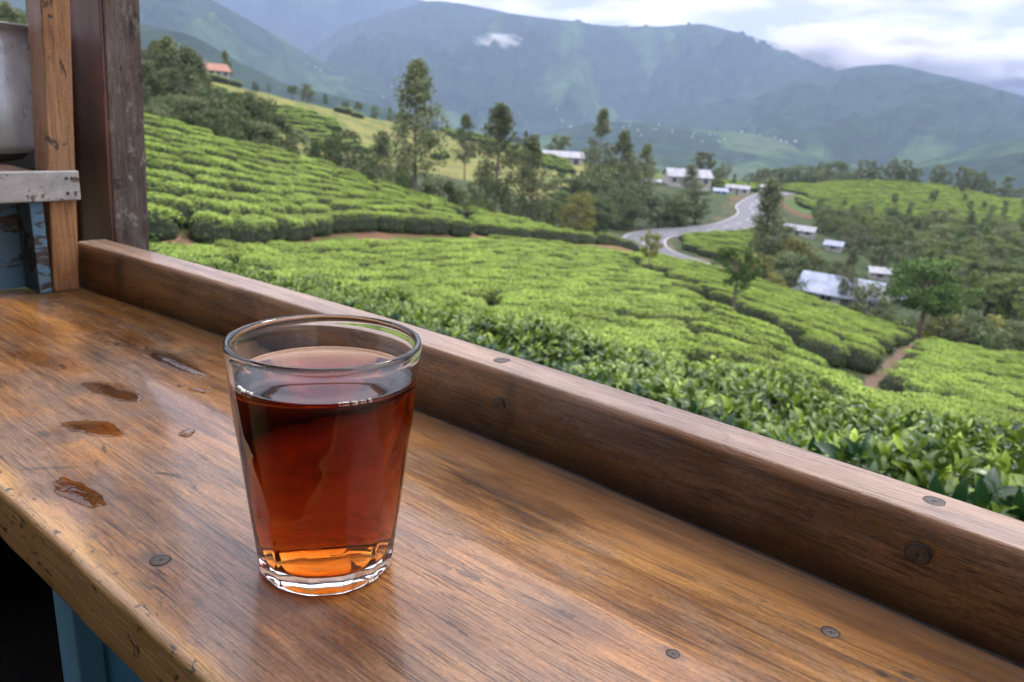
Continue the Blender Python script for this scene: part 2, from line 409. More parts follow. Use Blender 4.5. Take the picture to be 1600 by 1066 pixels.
# ------------------------------------------------------------------ mountains
def mountain_mat():
    t = NT('mountain_forest'); v = t.coord('Object'); c0 = t.attr('tint', 'Color')
    n1 = t.noise(v, 0.02, 6, 0.65); n2 = t.noise(v, 0.09, 4, 0.6)
    k = t.math('MULTIPLY', t.math('MULTIPLY_ADD', n1, 2.2, -0.1), t.math('MULTIPLY_ADD', n2, 1.0, 0.5))
    sc = t.n('ShaderNodeVectorMath', {0: c0, 'Scale': k}, operation='SCALE').outputs[0]
    return t.done(t.bsdf(Base_Color=sc, Roughness=1.0, Specular_IOR_Level=0.0, Normal=t.bump(n2, 0.8, 6.0)))
MOUNT = mountain_mat()
MT = {}
def mountain(key, pts, Dr, Db, zb, seed, patch=0.3, rough=1.0, gul=0.44, label=''):
    """A ridge whose crest runs through the given sight lines at distance Dr and whose front slope runs down to Db."""
    q = []
    for px, py in pts:
        p = P(px, py, Dr); q.append((math.atan2(p[0], p[1]), p[2]))
    q = np.array(sorted(q)); az = np.linspace(q[0, 0], q[-1, 0], 420); zr = np.interp(az, q[:, 0], q[:, 1])
    k = np.exp(-0.5*(np.arange(-6, 7)/2.2)**2); k /= k.sum(); zr = np.convolve(np.pad(zr, 6, 'edge'), k, 'valid')
    ts = np.concatenate([np.linspace(-0.35, -0.05, 8), np.linspace(0, 1, 130)])
    A, T = np.meshgrid(az, ts)
    Z0 = np.broadcast_to(zr, A.shape)
    fine = fbm(A*Dr/70+seed, T*abs(Dr-Db)/70, 3)*rough*Dr*0.0030*(0.22+0.78*np.clip(T*4, 0, 1))
    Tp = np.clip(T, 0, 1); prof = 1-(0.55*Tp+0.45*(1-(1-Tp)**2))
    H = Z0-zb
    warp = 0.5*fbm(A*9+seed*3, T*2.2, 3)
    spur = fbm((A+0.05*warp)*Dr/420+seed*7, T*3.2+seed+A*6, 5, True)
    env = np.sin(np.pi*np.clip(Tp, 0, 1)**0.85)**1.4
    Z = zb+H*prof+H*gul*spur*env+fine
    back = T < 0; Z = np.where(back, Z0+H*T*0.9, Z)
    D = Dr+(Db-Dr)*np.clip(T, 0, 1)+np.where(back, -T*Dr*0.3, 0)+(Dr-Db)*0.10*spur*env
    V = np.stack([D*np.sin(A), D*np.cos(A), Z], -1); nr, na = A.shape
    idx = np.arange(nr*na).reshape(nr, na)
    Fc = np.stack([idx[:-1, :-1], idx[:-1, 1:], idx[1:, 1:], idx[1:, :-1]], -1).reshape(-1, 4)
    forest = np.array((0.030, 0.050, 0.026)); tea = np.array((0.058, 0.098, 0.040)); soil = np.array((0.11, 0.10, 0.07))
    n = fbm(A*Dr/260+seed*5, T*5, 4)+0.25*(Tp-0.55)+0.12*spur
    w = np.clip((n-(0.5-patch))/0.22, 0, 1)[..., None]; w2 = np.clip((n-(0.80-patch))/0.10, 0, 1)[..., None]*0.25
    tint = forest*(1-w)+tea*w; tint = tint*(1-w2)+soil*w2
    MT[key] = V
    link('mountain', mesh_np('mountain', V.reshape(-1, 3), Fc, True, {'tint': tint.reshape(-1, 3)}), MOUNT, kind='structure', label=label)
mountain('far', [(-350, 60), (-200, 0), (100, -40), (330, -40), (480, -34), (600, -16), (670, 3), (760, 25), (900, 60), (1100, 90), (1300, 140)], 4700, 3300, -150, 3.1, 0.12, label='hazy blue mountain flank rising on the left')
mountain('peak', [(1250, 160), (1360, 108), (1420, 86), (1470, 80), (1530, 82), (1560, 100), (1600, 138), (1700, 130), (1800, 160)], 5600, 4400, -150, 8.4, 0.1, label='faint peak showing behind the cloud')
mountain('main', [(420, 120), (540, 40), (670, 1), (720, 5), (800, 21), (900, 34), (960, 42), (1040, 41), (1100, 37), (1150, 50), (1200, 64), (1260, 69), (1310, 92), (1350, 118), (1420, 160), (1520, 220)], 3700, 1900, -150, 1.7, 0.22, label='long forested blue mountain ridge')
mountain('right', [(900, 200), (1040, 170), (1200, 135), (1300, 112), (1345, 103), (1390, 100), (1430, 108), (1480, 120), (1540, 134), (1600, 150), (1700, 180), (2000, 230)], 2900, 1300, -150, 5.2, 0.2, label='forested ridge falling to the right')
mountain('mid', [(-350, -80), (-200, -80), (100, -60), (217, -40), (320, -6), (400, 38), (500, 95), (560, 112), (640, 150), (760, 185), (900, 215)], 2500, 1500, -150, 2.3, 0.32, label='blue-green slope coming down from the left')
mountain('foot', [(-500, -30), (0, 10), (217, 36), (300, 55), (370, 95), (440, 130), (520, 148), (600, 168), (700, 205), (820, 235), (950, 262)], 1250, 700, -125, 9.7, 0.22, rough=2.0, label='wooded foothill behind the left slope')
mountain('knoll', [(640, 250), (760, 232), (860, 206), (930, 190), (1000, 192), (1080, 200), (1160, 208), (1230, 218), (1300, 240), (1380, 262), (1500, 285)], 1900, 800, -110, 4.4, 0.52, rough=1.5, gul=0.2, label='low terraced hill with a village across the valley')
mountain('knoll2', [(1250, 280), (1400, 262), (1500, 238), (1560, 222), (1620, 215), (1700, 215), (1850, 230)], 1500, 800, -125, 6.6, 0.42, label='pale green low hill at the far right')

# ------------------------------------------------------------------ tea
def leaf_mat(name, young, old, trans=0.25, rough=0.42, spec=0.5, ov=0.25):  # dark end of tone covers old leaves and shade painted on bush flanks
    t = NT(name); tone = t.attr('tone'); oi = t.n('ShaderNodeObjectInfo')
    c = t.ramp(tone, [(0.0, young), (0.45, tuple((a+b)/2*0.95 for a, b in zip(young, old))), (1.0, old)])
    r = t.math('MULTIPLY_ADD', oi.outputs['Random'], ov*2, 1-ov)
    n = t.noise(t.coord('Object'), 9, 3); r = t.math('MULTIPLY', r, t.math('MULTIPLY_ADD', n, 0.5, 0.75))
    c = t.n('ShaderNodeVectorMath', {0: c, 'Scale': r}, operation='SCALE').outputs[0]
    b = t.bsdf(Base_Color=c, Roughness=rough, Specular_IOR_Level=spec)
    tr = t.n('ShaderNodeBsdfTranslucent', {'Color': c}).outputs[0]
    mx = t.n('ShaderNodeMixShader', {0: trans, 1: b, 2: tr}); return t.done(mx.outputs[0])
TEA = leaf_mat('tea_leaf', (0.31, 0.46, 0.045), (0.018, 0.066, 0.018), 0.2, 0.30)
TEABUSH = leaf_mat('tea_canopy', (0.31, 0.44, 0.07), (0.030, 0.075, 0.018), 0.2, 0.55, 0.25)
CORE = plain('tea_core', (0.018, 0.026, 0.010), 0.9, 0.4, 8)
STEM = plain('tea_stem', (0.12, 0.075, 0.04), 0.8, 0.3, 30)

def frames(d, roll):
    d = d/np.linalg.norm(d, axis=1)[:, None]
    a = np.cross(d, np.array([0.0, 0.0, 1.0])); nn = np.linalg.norm(a, axis=1); a[nn < 1e-3] = (1, 0, 0); a /= np.linalg.norm(a, axis=1)[:, None]
    b = np.cross(a, d)
    c, s = np.cos(roll)[:, None], np.sin(roll)[:, None]
    return d, a*c+b*s, -a*s+b*c            # length, width, normal

def scatter_quads(pos, d, L, Wd, roll, bend=0.15):
    """diamond leaves: 4 corners, one quad each, slightly folded."""
    d, a, n = frames(d, roll)
    L = L[:, None]; Wd = Wd[:, None]
    p0 = pos; p1 = pos+d*L*0.45+a*Wd*0.5+n*L*bend*0.6; p2 = pos+d*L; p3 = pos+d*L*0.45-a*Wd*0.5+n*L*bend*0.6
    V = np.stack([p0, p1, p2, p3], 1).reshape(-1, 3); m = len(pos)
    return V, np.arange(4*m).reshape(m, 4)

def bush_mesh(seed, n_leaf=1500, R0=0.62, H=0.82):
    g = np.random.default_rng(seed)
    # inner mound
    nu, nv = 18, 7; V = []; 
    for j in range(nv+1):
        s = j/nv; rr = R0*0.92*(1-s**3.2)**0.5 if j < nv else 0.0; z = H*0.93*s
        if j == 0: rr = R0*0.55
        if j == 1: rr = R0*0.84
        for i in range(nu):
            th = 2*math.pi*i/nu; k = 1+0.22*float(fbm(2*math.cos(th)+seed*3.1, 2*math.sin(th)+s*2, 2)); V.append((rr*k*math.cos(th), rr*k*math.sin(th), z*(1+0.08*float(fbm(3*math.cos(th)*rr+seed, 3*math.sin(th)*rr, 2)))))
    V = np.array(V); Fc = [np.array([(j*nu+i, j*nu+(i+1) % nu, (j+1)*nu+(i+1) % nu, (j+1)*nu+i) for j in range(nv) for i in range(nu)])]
    # leaves on the mound
    th = g.random(n_leaf)*2*np.pi; top = g.random(n_leaf) < 0.68
    s = np.where(top, 1, g.random(n_leaf)**0.7)
    rr = np.where(top, R0*np.sqrt(g.random(n_leaf))*0.98, R0*0.95*(1-(s*0.96)**3.2)**0.5)
    edge = 1-np.clip((rr/R0-0.62)/0.38, 0, 1)**2.2*0.34
    k = 1+0.22*fbm(2*np.cos(th)+seed*3.1, 2*np.sin(th)+1, 2)
    lump = 0.07*fbm(3.2*np.cos(th)*rr+seed, 3.2*np.sin(th)*rr, 3)
    z = np.where(top, H*(0.96*edge+lump), H*s*0.78)
    pos = np.stack([rr*k*np.cos(th), rr*k*np.sin(th), z], 1)
    out = np.stack([np.cos(th), np.sin(th), np.zeros(n_leaf)], 1); a2 = g.random(n_leaf)*6.283
    flat = np.stack([np.cos(a2), np.sin(a2), g.normal(0.22, 0.3, n_leaf)], 1)
    hang = out*0.45+np.array([0, 0, -0.7])+g.normal(0, 0.4, (n_leaf, 3))
    d = np.where(top[:, None], flat, hang)
    L = g.uniform(0.05, 0.085, n_leaf)
    LV, LF = scatter_quads(pos, d, L, L*0.52, g.normal(0, 0.42, n_leaf))
    tone = np.where(top, g.uniform(0.0, 0.5, n_leaf)*0.7+0.03+0.4*np.clip((rr/R0-0.8)/0.2, 0, 1), g.uniform(0.7, 1.0, n_leaf))  # flank and rim leaves toned darker to imitate shade in the row gaps
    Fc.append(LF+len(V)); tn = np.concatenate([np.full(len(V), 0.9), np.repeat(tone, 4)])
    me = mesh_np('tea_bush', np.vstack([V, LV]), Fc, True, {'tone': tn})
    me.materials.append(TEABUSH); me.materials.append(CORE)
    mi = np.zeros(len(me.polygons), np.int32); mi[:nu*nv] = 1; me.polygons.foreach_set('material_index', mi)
    return me
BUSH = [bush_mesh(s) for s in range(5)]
BUSH_COL = bpy.data.collections.new('tea_bush_meshes')

def instance_stuff(name, pos, rot, scl, label, group=None):
    """many bushes as one object: points with a geometry-nodes instance of one of the bush meshes each."""
    me = bpy.data.meshes.new(name); n = len(pos)
    me.vertices.add(n); me.vertices.foreach_set('co', np.asarray(pos, np.float32).reshape(-1))
    a = me.attributes.new('turn', 'FLOAT_VECTOR', 'POINT'); a.data.foreach_set('vector', np.asarray(rot, np.float32).reshape(-1))
    a = me.attributes.new('size', 'FLOAT_VECTOR', 'POINT'); a.data.foreach_set('vector', np.asarray(scl, np.float32).reshape(-1))
    a = me.attributes.new('pick', 'INT', 'POINT'); a.data.foreach_set('value', rng.integers(0, len(BUSH), n).astype(np.int32))
    o = link(name, me, kind='stuff', label=label)
    ng = bpy.data.node_groups.new(name, 'GeometryNodeTree')
    ng.interface.new_socket('Geometry', in_out='INPUT', socket_type='NodeSocketGeometry'); ng.interface.new_socket('Geometry', in_out='OUTPUT', socket_type='NodeSocketGeometry')
    N, L = ng.nodes, ng.links
    gi, go = N.new('NodeGroupInput'), N.new('NodeGroupOutput')
    ci = N.new('GeometryNodeCollectionInfo'); ci.inputs['Collection'].default_value = BUSH_COL; ci.inputs['Separate Children'].default_value = True; ci.inputs['Reset Children'].default_value = True
    ip = N.new('GeometryNodeInstanceOnPoints'); ip.inputs['Pick Instance'].default_value = True
    def na(nm, tp):
        x = N.new('GeometryNodeInputNamedAttribute'); x.data_type = tp; x.inputs[0].default_value = nm; return x.outputs[0]
    e2r = N.new('FunctionNodeEulerToRotation'); L.new(na('turn', 'FLOAT_VECTOR'), e2r.inputs[0])
    L.new(gi.outputs[0], ip.inputs['Points']); L.new(ci.outputs[0], ip.inputs['Instance']); L.new(na('pick', 'INT'), ip.inputs['Instance Index'])
    L.new(e2r.outputs[0], ip.inputs['Rotation']); L.new(na('size', 'FLOAT_VECTOR'), ip.inputs['Scale']); L.new(ip.outputs[0], go.inputs[0])
    m = o.modifiers.new('bushes', 'NODES'); m.node_group = ng
    return o
for i, b in enumerate(BUSH):
    BUSH_COL.objects.link(bpy.data.objects.new('tea_bush_source', b))

def rows_between(kn, kf, az0, az1, pitch, step, from_far=False, jit=0.12, gapfreq=0.0, lim=None):
    out = []; azs = np.radians(np.linspace(az0, az1, 1200)); dn = ringD(kn, azs); df = ringD(kf, azs)
    i = 0
    while True:
        D = df-0.5-pitch*i if from_far else dn+0.5+pitch*i
        wob = 0.6*fbm(azs*5+i*0.05, np.full_like(azs, i*0.06), 3)*pitch
        D = D+wob; ok = (D > dn+0.1) & (D < df-0.2)
        if i > 120 or (i > 4 and not ok.any()): break
        if not ok.any(): i += 1; continue
        x = D*np.sin(azs); y = D*np.cos(azs)
        s = np.concatenate([[0], np.cumsum(np.hypot(np.diff(x), np.diff(y)))])
        t = np.arange(rng.random()*step, s[-1], step); t = t+rng.normal(0, step*jit, len(t))
        ia = np.interp(t, s, np.arange(len(azs))); k = np.clip(ia.astype(int), 0, len(azs)-1); g = ok[k]
        bx = np.interp(ia, np.arange(len(azs)), x)[g]; by = np.interp(ia, np.arange(len(azs)), y)[g]
        tx = np.gradient(x); ty = np.gradient(y); an = np.arctan2(np.interp(ia, np.arange(len(azs)), ty), np.interp(ia, np.arange(len(azs)), tx))[g]
        out.append(np.stack([bx, by, an], 1)); i += 1
    p = np.vstack(out); p = p+rng.normal(0, 1, p.shape)*np.array([0.02*pitch, 0.02*pitch, 0.07])+np.array([0, 0, 1])*math.pi*(rng.random((len(p), 1)) < 0.5)
    return p
def canopy(px, py, D0, D1): return hit(px, py, D0, D1, HC)[:2]

near_p = rows_between(FN, FF, -40, 44, 1.58, 1.62, True, 0.16)
paths = [[(975, 400), (1010, 415), (1130, 468), (1260, 530), (1345, 578), (1420, 612)], [(1430, 520), (1385, 555), (1350, 590)]]
pw = [0.95, 0.8]
keep = np.ones(len(near_p), bool)
for pl, w in zip(paths, pw):
    poly = np.array([canopy(x, y, 9, 70) for x, y in pl]); keep &= seg_dist(near_p, poly) > w
gapn = fbm(near_p[:, 0]/2.4, near_p[:, 1]/2.4, 2); keep &= ~((gapn > 0.40) & (rng.random(len(near_p)) < 0.45))
near_p = near_p[keep]
left_p = rows_between(BT, HT, -52, 9.3, 2.4, 1.9, False, 0.16)
gapn = fbm(left_p[:, 0]/3, left_p[:, 1]/3, 2)
p2 = [np.array([canopy(715, 315, 40, 70), canopy(735, 345, 40, 64), canopy(752, 372, 35, 56)])]
left_p = left_p[(seg_dist(left_p, p2[0]) > 0.9) & ~((gapn > 0.40) & (rng.random(len(left_p)) < 0.6))]
right_p = rows_between(U1, RG, 14.0, 46, 2.3, 1.7, False, 0.15)
right_p = right_p[road_dist(right_p[:, 0], right_p[:, 1]) > 6]
seco_p = rows_between(M2, RG, -22, 3.5, 3.4, 2.2, False, 0.2)
sn = fbm(seco_p[:, 0]/22, seco_p[:, 1]/22, 3); seco_p = seco_p[sn > 0.10]
# a strip of tea beside the road and the lower right slope behind the big tree
low_p = rows_between(HT, GUL, 8.5, 44, 1.3, 1.05, False, 0.15)
low_p = low_p[road_dist(low_p[:, 0], low_p[:, 1]) > 4.5]
side_p = rows_between(GUL, M1, 26, 46, 1.9, 1.3, False, 0.15)
strip_p = rows_between(M1, M2, 10.5, 17.5, 1.9, 1.3, False, 0.15)
strip_p = strip_p[road_dist(strip_p[:, 0], strip_p[:, 1]) > 5]

def dress(p, big=1.0):
    z = ground(p[:, 0], p[:, 1]); n = len(p)
    dx = (ground(p[:, 0]+.4, p[:, 1])-ground(p[:, 0]-.4, p[:, 1]))/.8; dy = (ground(p[:, 0], p[:, 1]+.4)-ground(p[:, 0], p[:, 1]-.4))/.8
    dx = np.clip(dx, -.35, .35)*0.8; dy = np.clip(dy, -.35, .35)*0.8
    rot = np.stack([np.arctan(dy), -np.arctan(dx), p[:, 2]], 1)
    s = rng.uniform(0.92, 1.08, n)*big; sz = rng.uniform(0.90, 1.08, n)*big**0.8
    return np.column_stack([p[:, :2], z-0.03]), rot, np.stack([s*1.5*rng.uniform(0.9, 1.15, n), s*0.72*rng.uniform(0.94, 1.05, n), sz], 1)
def rotfix(rot):     # spin first, then tilt with the slope
    out = []
    for a, b, c in rot:
        out.append((Matrix.Rotation(b, 3, 'Y')@Matrix.Rotation(a, 3, 'X')@Matrix.Rotation(c, 3, 'Z')).to_euler())
    return np.array([tuple(e) for e in out])
HTOP = lambda x: np.interp(x, [0, 330, 500, 660, 800, 1000, 1300, 1600], [400, 405, 440, 474, 502, 543, 602, 652])
sets = {}
for key, p, big in (('near', near_p, 1.06), ('left', left_p, 1.32), ('right', right_p, 1.75), ('second', seco_p, 1.6), ('low', low_p, 1.1), ('strip', strip_p, 1.3), ('side', side_p, 1.25)):
    pos, rot, scl = dress(p, big); sets[key] = [pos, rotfix(rot), scl]
cand = []
for key in ('near', 'left'):
    pos = sets[key][0]; q = proj(pos+[0, 0, HC]); inside = (q[:, 0] > 5) & (q[:, 0] < 1595) & (q[:, 1] > 0) & (q[:, 1] < HTOP(q[:, 0])-3) & ~((q[:, 0] < 240))
    for i in np.where(inside)[0]: cand.append((q[i, 2], key, i))
cand.sort(); chosen = cand[:298]
single = {k: np.zeros(len(v[0]), bool) for k, v in sets.items()}
for _, key, i in chosen:
    single[key][i] = True; pos, rot, scl = sets[key]
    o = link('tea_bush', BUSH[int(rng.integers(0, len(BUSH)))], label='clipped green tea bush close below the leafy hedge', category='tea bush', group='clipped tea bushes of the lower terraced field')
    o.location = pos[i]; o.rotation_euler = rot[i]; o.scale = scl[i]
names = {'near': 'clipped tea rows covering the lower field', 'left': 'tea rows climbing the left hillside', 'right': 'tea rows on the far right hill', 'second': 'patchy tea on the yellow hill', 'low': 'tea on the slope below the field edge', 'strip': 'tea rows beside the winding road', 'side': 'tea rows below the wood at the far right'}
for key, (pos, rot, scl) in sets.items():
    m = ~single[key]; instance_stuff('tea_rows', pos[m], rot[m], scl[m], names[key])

# foreground hedge of unclipped tea
def leaf_template(ns=5, W=0.36):
    V = []; 
    for i in range(ns+1):
        t = i/ns; w = W*0.5*(math.sin(math.pi*min(1, t**0.85)))**0.8*(1.0 if t < 1 else 0); z = 0.10*math.sin(math.pi*t)-0.16*t*t
        V += [(t, -w, z+w*0.45), (t, 0, z), (t, w, z+w*0.45)]
    Fc = []
    for i in range(ns):
        for j in (0, 1): a = i*3+j; Fc.append((a, a+3, a+4, a+1))
    return np.array(V), np.array(Fc)
LT, LFc = leaf_template(5)

def make_hedge():
    root = empty('tea_hedge', tuple(P(1000, 600, 3.4)*[1, 1, 0]+[0, 0, gz(*(P(1000, 600, 3.4)[:2]))]), label='leafy unclipped tea hedge just outside the wooden rail', category='hedge')
    off = np.array(root.location)
    pos = []; up = []; side_ = []
    azs = np.radians(np.linspace(-26, 44, 4000))
    dn = ringD(HN, azs); df = ringD(HF, azs); zn = np.interp(azs, AZT, RZ[HN])+0.95; zf = np.interp(azs, AZT, RZ[HF])+0.95
    n = 6400
    # sample by area
    dens = dn*(df-dn+0.6); cdf = np.cumsum(dens**0.72); cdf /= cdf[-1]
    ia = np.interp(rng.random(n), cdf, np.arange(len(azs))); az = np.interp(ia, np.arange(len(azs)), azs)
    DN, DF, ZN, ZF = (np.interp(az, azs, a) for a in (dn, df, zn, zf))
    t = rng.random(n)*1.12-0.06; D = DN+(DF-DN)*t
    sl = rng.random(n) < 0.27; D = np.where(sl, DN-0.16*rng.random(n)-0.02, D)
    lump = 0.24*fbm(D*np.sin(az)/0.5, D*np.cos(az)/0.55, 3)
    z = ZN+(ZF-ZN)*np.clip(t, 0, 1)+lump-0.10
    z = np.where(sl, ZN-0.50*rng.random(n)-0.02, z)
    z = z-0.25*np.clip((t-0.92)/0.2, 0, 1)
    base = np.stack([D*np.sin(az), D*np.cos(az), z], 1)
    stem = np.stack([rng.normal(0, 0.35, n), rng.normal(0, 0.35, n), np.ones(n)], 1)
    stem[sl] += np.array([-0.5, -0.8, -0.2]); stem /= np.linalg.norm(stem, axis=1)[:, None]
    lp, ld, ll, tone, nrm = [], [], [], [], []
    Ls = rng.uniform(0.05, 0.13, n)
    K = 8
    for k in range(K):
        f = k/(K-1)                                # 0 = tip, 1 = base
        p = base+stem*(Ls*(1-f)-0.02)[:, None]
        phi = rng.random(n)*0.7+k*2.4+az*7
        ang = np.radians(18+62*f**0.8+rng.normal(0, 9, n))
        s, a, b = frames(stem, phi)
        d = s*np.cos(ang)[:, None]+a*np.sin(ang)[:, None]
        size = (0.047+0.032*min(1, f*1.5))*rng.uniform(0.75, 1.25, n)
        if k == 0: size = 0.027*rng.uniform(0.7, 1.2, n)
        lp.append(p); ld.append(d); ll.append(size); nrm.append(s)
        young = rng.random(n) < 0.40
        tn = np.clip(np.where(young, f*0.95, 0.55+0.4*f)+rng.normal(0, 0.10, n)+np.where(sl, 0.35, 0), 0, 1); tone.append(tn)  # side sprigs toned darker: older leaves plus painted-in shade of the hedge front
    lp, ld, ll, tone, nrm = np.vstack(lp), np.vstack(ld), np.concatenate(ll), np.concatenate(tone), np.vstack(nrm)
    d = ld/np.linalg.norm(ld, axis=1)[:, None]
    w = np.cross(nrm, d); w /= np.linalg.norm(w, axis=1)[:, None]+1e-9; nn = np.cross(d, w)
    tw = rng.normal(0, 0.35, len(d)); c, s = np.cos(tw)[:, None], np.sin(tw)[:, None]; w, nn = w*c+nn*s, -w*s+nn*c
    wid = rng.uniform(0.85, 1.2, len(d))
    q = proj(lp+d*ll[:, None]*0.5); vis = (q[:, 0] > 300) & (q[:, 0] < 1600) & (q[:, 2] > 0.2) & (tone < 0.55)
    edge_y = np.interp(q[:, 0], [300, 500, 700, 1000, 1300, 1600], [410, 470, 528, 618, 715, 812]); vis &= q[:, 1] < edge_y
    size_px = np.where(vis, ll/q[:, 2], 0); order = np.argsort(-size_px); big = order[:300]
    rest = np.ones(len(d), bool); rest[big] = False
    ri = np.where(rest)[0]
    V = lp[ri][:, None, :]+(LT[None, :, 0, None]*d[ri][:, None, :]+LT[None, :, 1, None]*w[ri][:, None, :]*wid[ri][:, None, None]+LT[None, :, 2, None]*nn[ri][:, None, :])*ll[ri][:, None, None]
    m = len(LT); Fc = (LFc[None]+np.arange(len(ri))[:, None, None]*m).reshape(-1, 4)
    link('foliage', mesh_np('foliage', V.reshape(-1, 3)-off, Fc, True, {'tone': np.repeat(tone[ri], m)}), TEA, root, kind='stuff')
    tones = np.linspace(0.05, 0.5, 5); lm = []
    for tv in tones:
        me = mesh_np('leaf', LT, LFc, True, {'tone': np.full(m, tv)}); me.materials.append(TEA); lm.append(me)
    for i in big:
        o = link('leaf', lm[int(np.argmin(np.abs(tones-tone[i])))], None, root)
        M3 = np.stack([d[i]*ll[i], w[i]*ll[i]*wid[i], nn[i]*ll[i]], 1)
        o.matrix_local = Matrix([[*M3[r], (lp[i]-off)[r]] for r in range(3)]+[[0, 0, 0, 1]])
    # stems
    mb = MB()
    for i in rng.choice(n, 1500, replace=False):
        mb.tube([base[i]-stem[i]*0.16-off, base[i]-off, base[i]+stem[i]*Ls[i]*0.9-off], [0.0035, 0.0028, 0.0012], 4, False)
    mb.build('stem', STEM, root, True, kind='stuff')
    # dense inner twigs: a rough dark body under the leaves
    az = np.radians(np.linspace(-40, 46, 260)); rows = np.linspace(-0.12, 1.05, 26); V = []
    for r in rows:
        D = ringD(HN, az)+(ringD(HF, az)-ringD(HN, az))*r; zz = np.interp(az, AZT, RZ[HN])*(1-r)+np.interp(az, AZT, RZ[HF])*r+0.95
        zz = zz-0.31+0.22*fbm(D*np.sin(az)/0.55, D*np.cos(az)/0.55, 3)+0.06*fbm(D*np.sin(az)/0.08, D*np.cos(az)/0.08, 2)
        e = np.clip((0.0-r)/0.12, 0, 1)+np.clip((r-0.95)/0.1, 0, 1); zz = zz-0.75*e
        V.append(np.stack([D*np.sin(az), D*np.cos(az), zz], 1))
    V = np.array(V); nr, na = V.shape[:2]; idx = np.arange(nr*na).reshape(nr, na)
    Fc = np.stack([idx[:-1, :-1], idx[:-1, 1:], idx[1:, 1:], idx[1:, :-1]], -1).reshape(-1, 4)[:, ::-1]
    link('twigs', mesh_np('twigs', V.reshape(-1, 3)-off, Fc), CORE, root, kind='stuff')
make_hedge()

# ------------------------------------------------------------------ trees
BARK = plain('bark', (0.16, 0.13, 0.10), 0.9, 0.35, 5)
OAK = leaf_mat('silver_oak_leaf', (0.20, 0.235, 0.105), (0.085, 0.110, 0.050), 0.2, 0.6, 0.3)
BROAD = leaf_mat('broad_leaf', (0.145, 0.205, 0.075), (0.055, 0.085, 0.034), 0.2, 0.55, 0.3)
BRIGHT = leaf_mat('bright_leaf', (0.11, 0.20, 0.035), (0.028, 0.060, 0.018), 0.25, 0.5, 0.35)
SAGE = leaf_mat('sage_leaf', (0.20, 0.27, 0.07), (0.08, 0.12, 0.035), 0.2, 0.55, 0.3)
YELLOW = leaf_mat('yellow_leaf', (0.27, 0.27, 0.07), (0.10, 0.12, 0.035), 0.25, 0.6, 0.3)

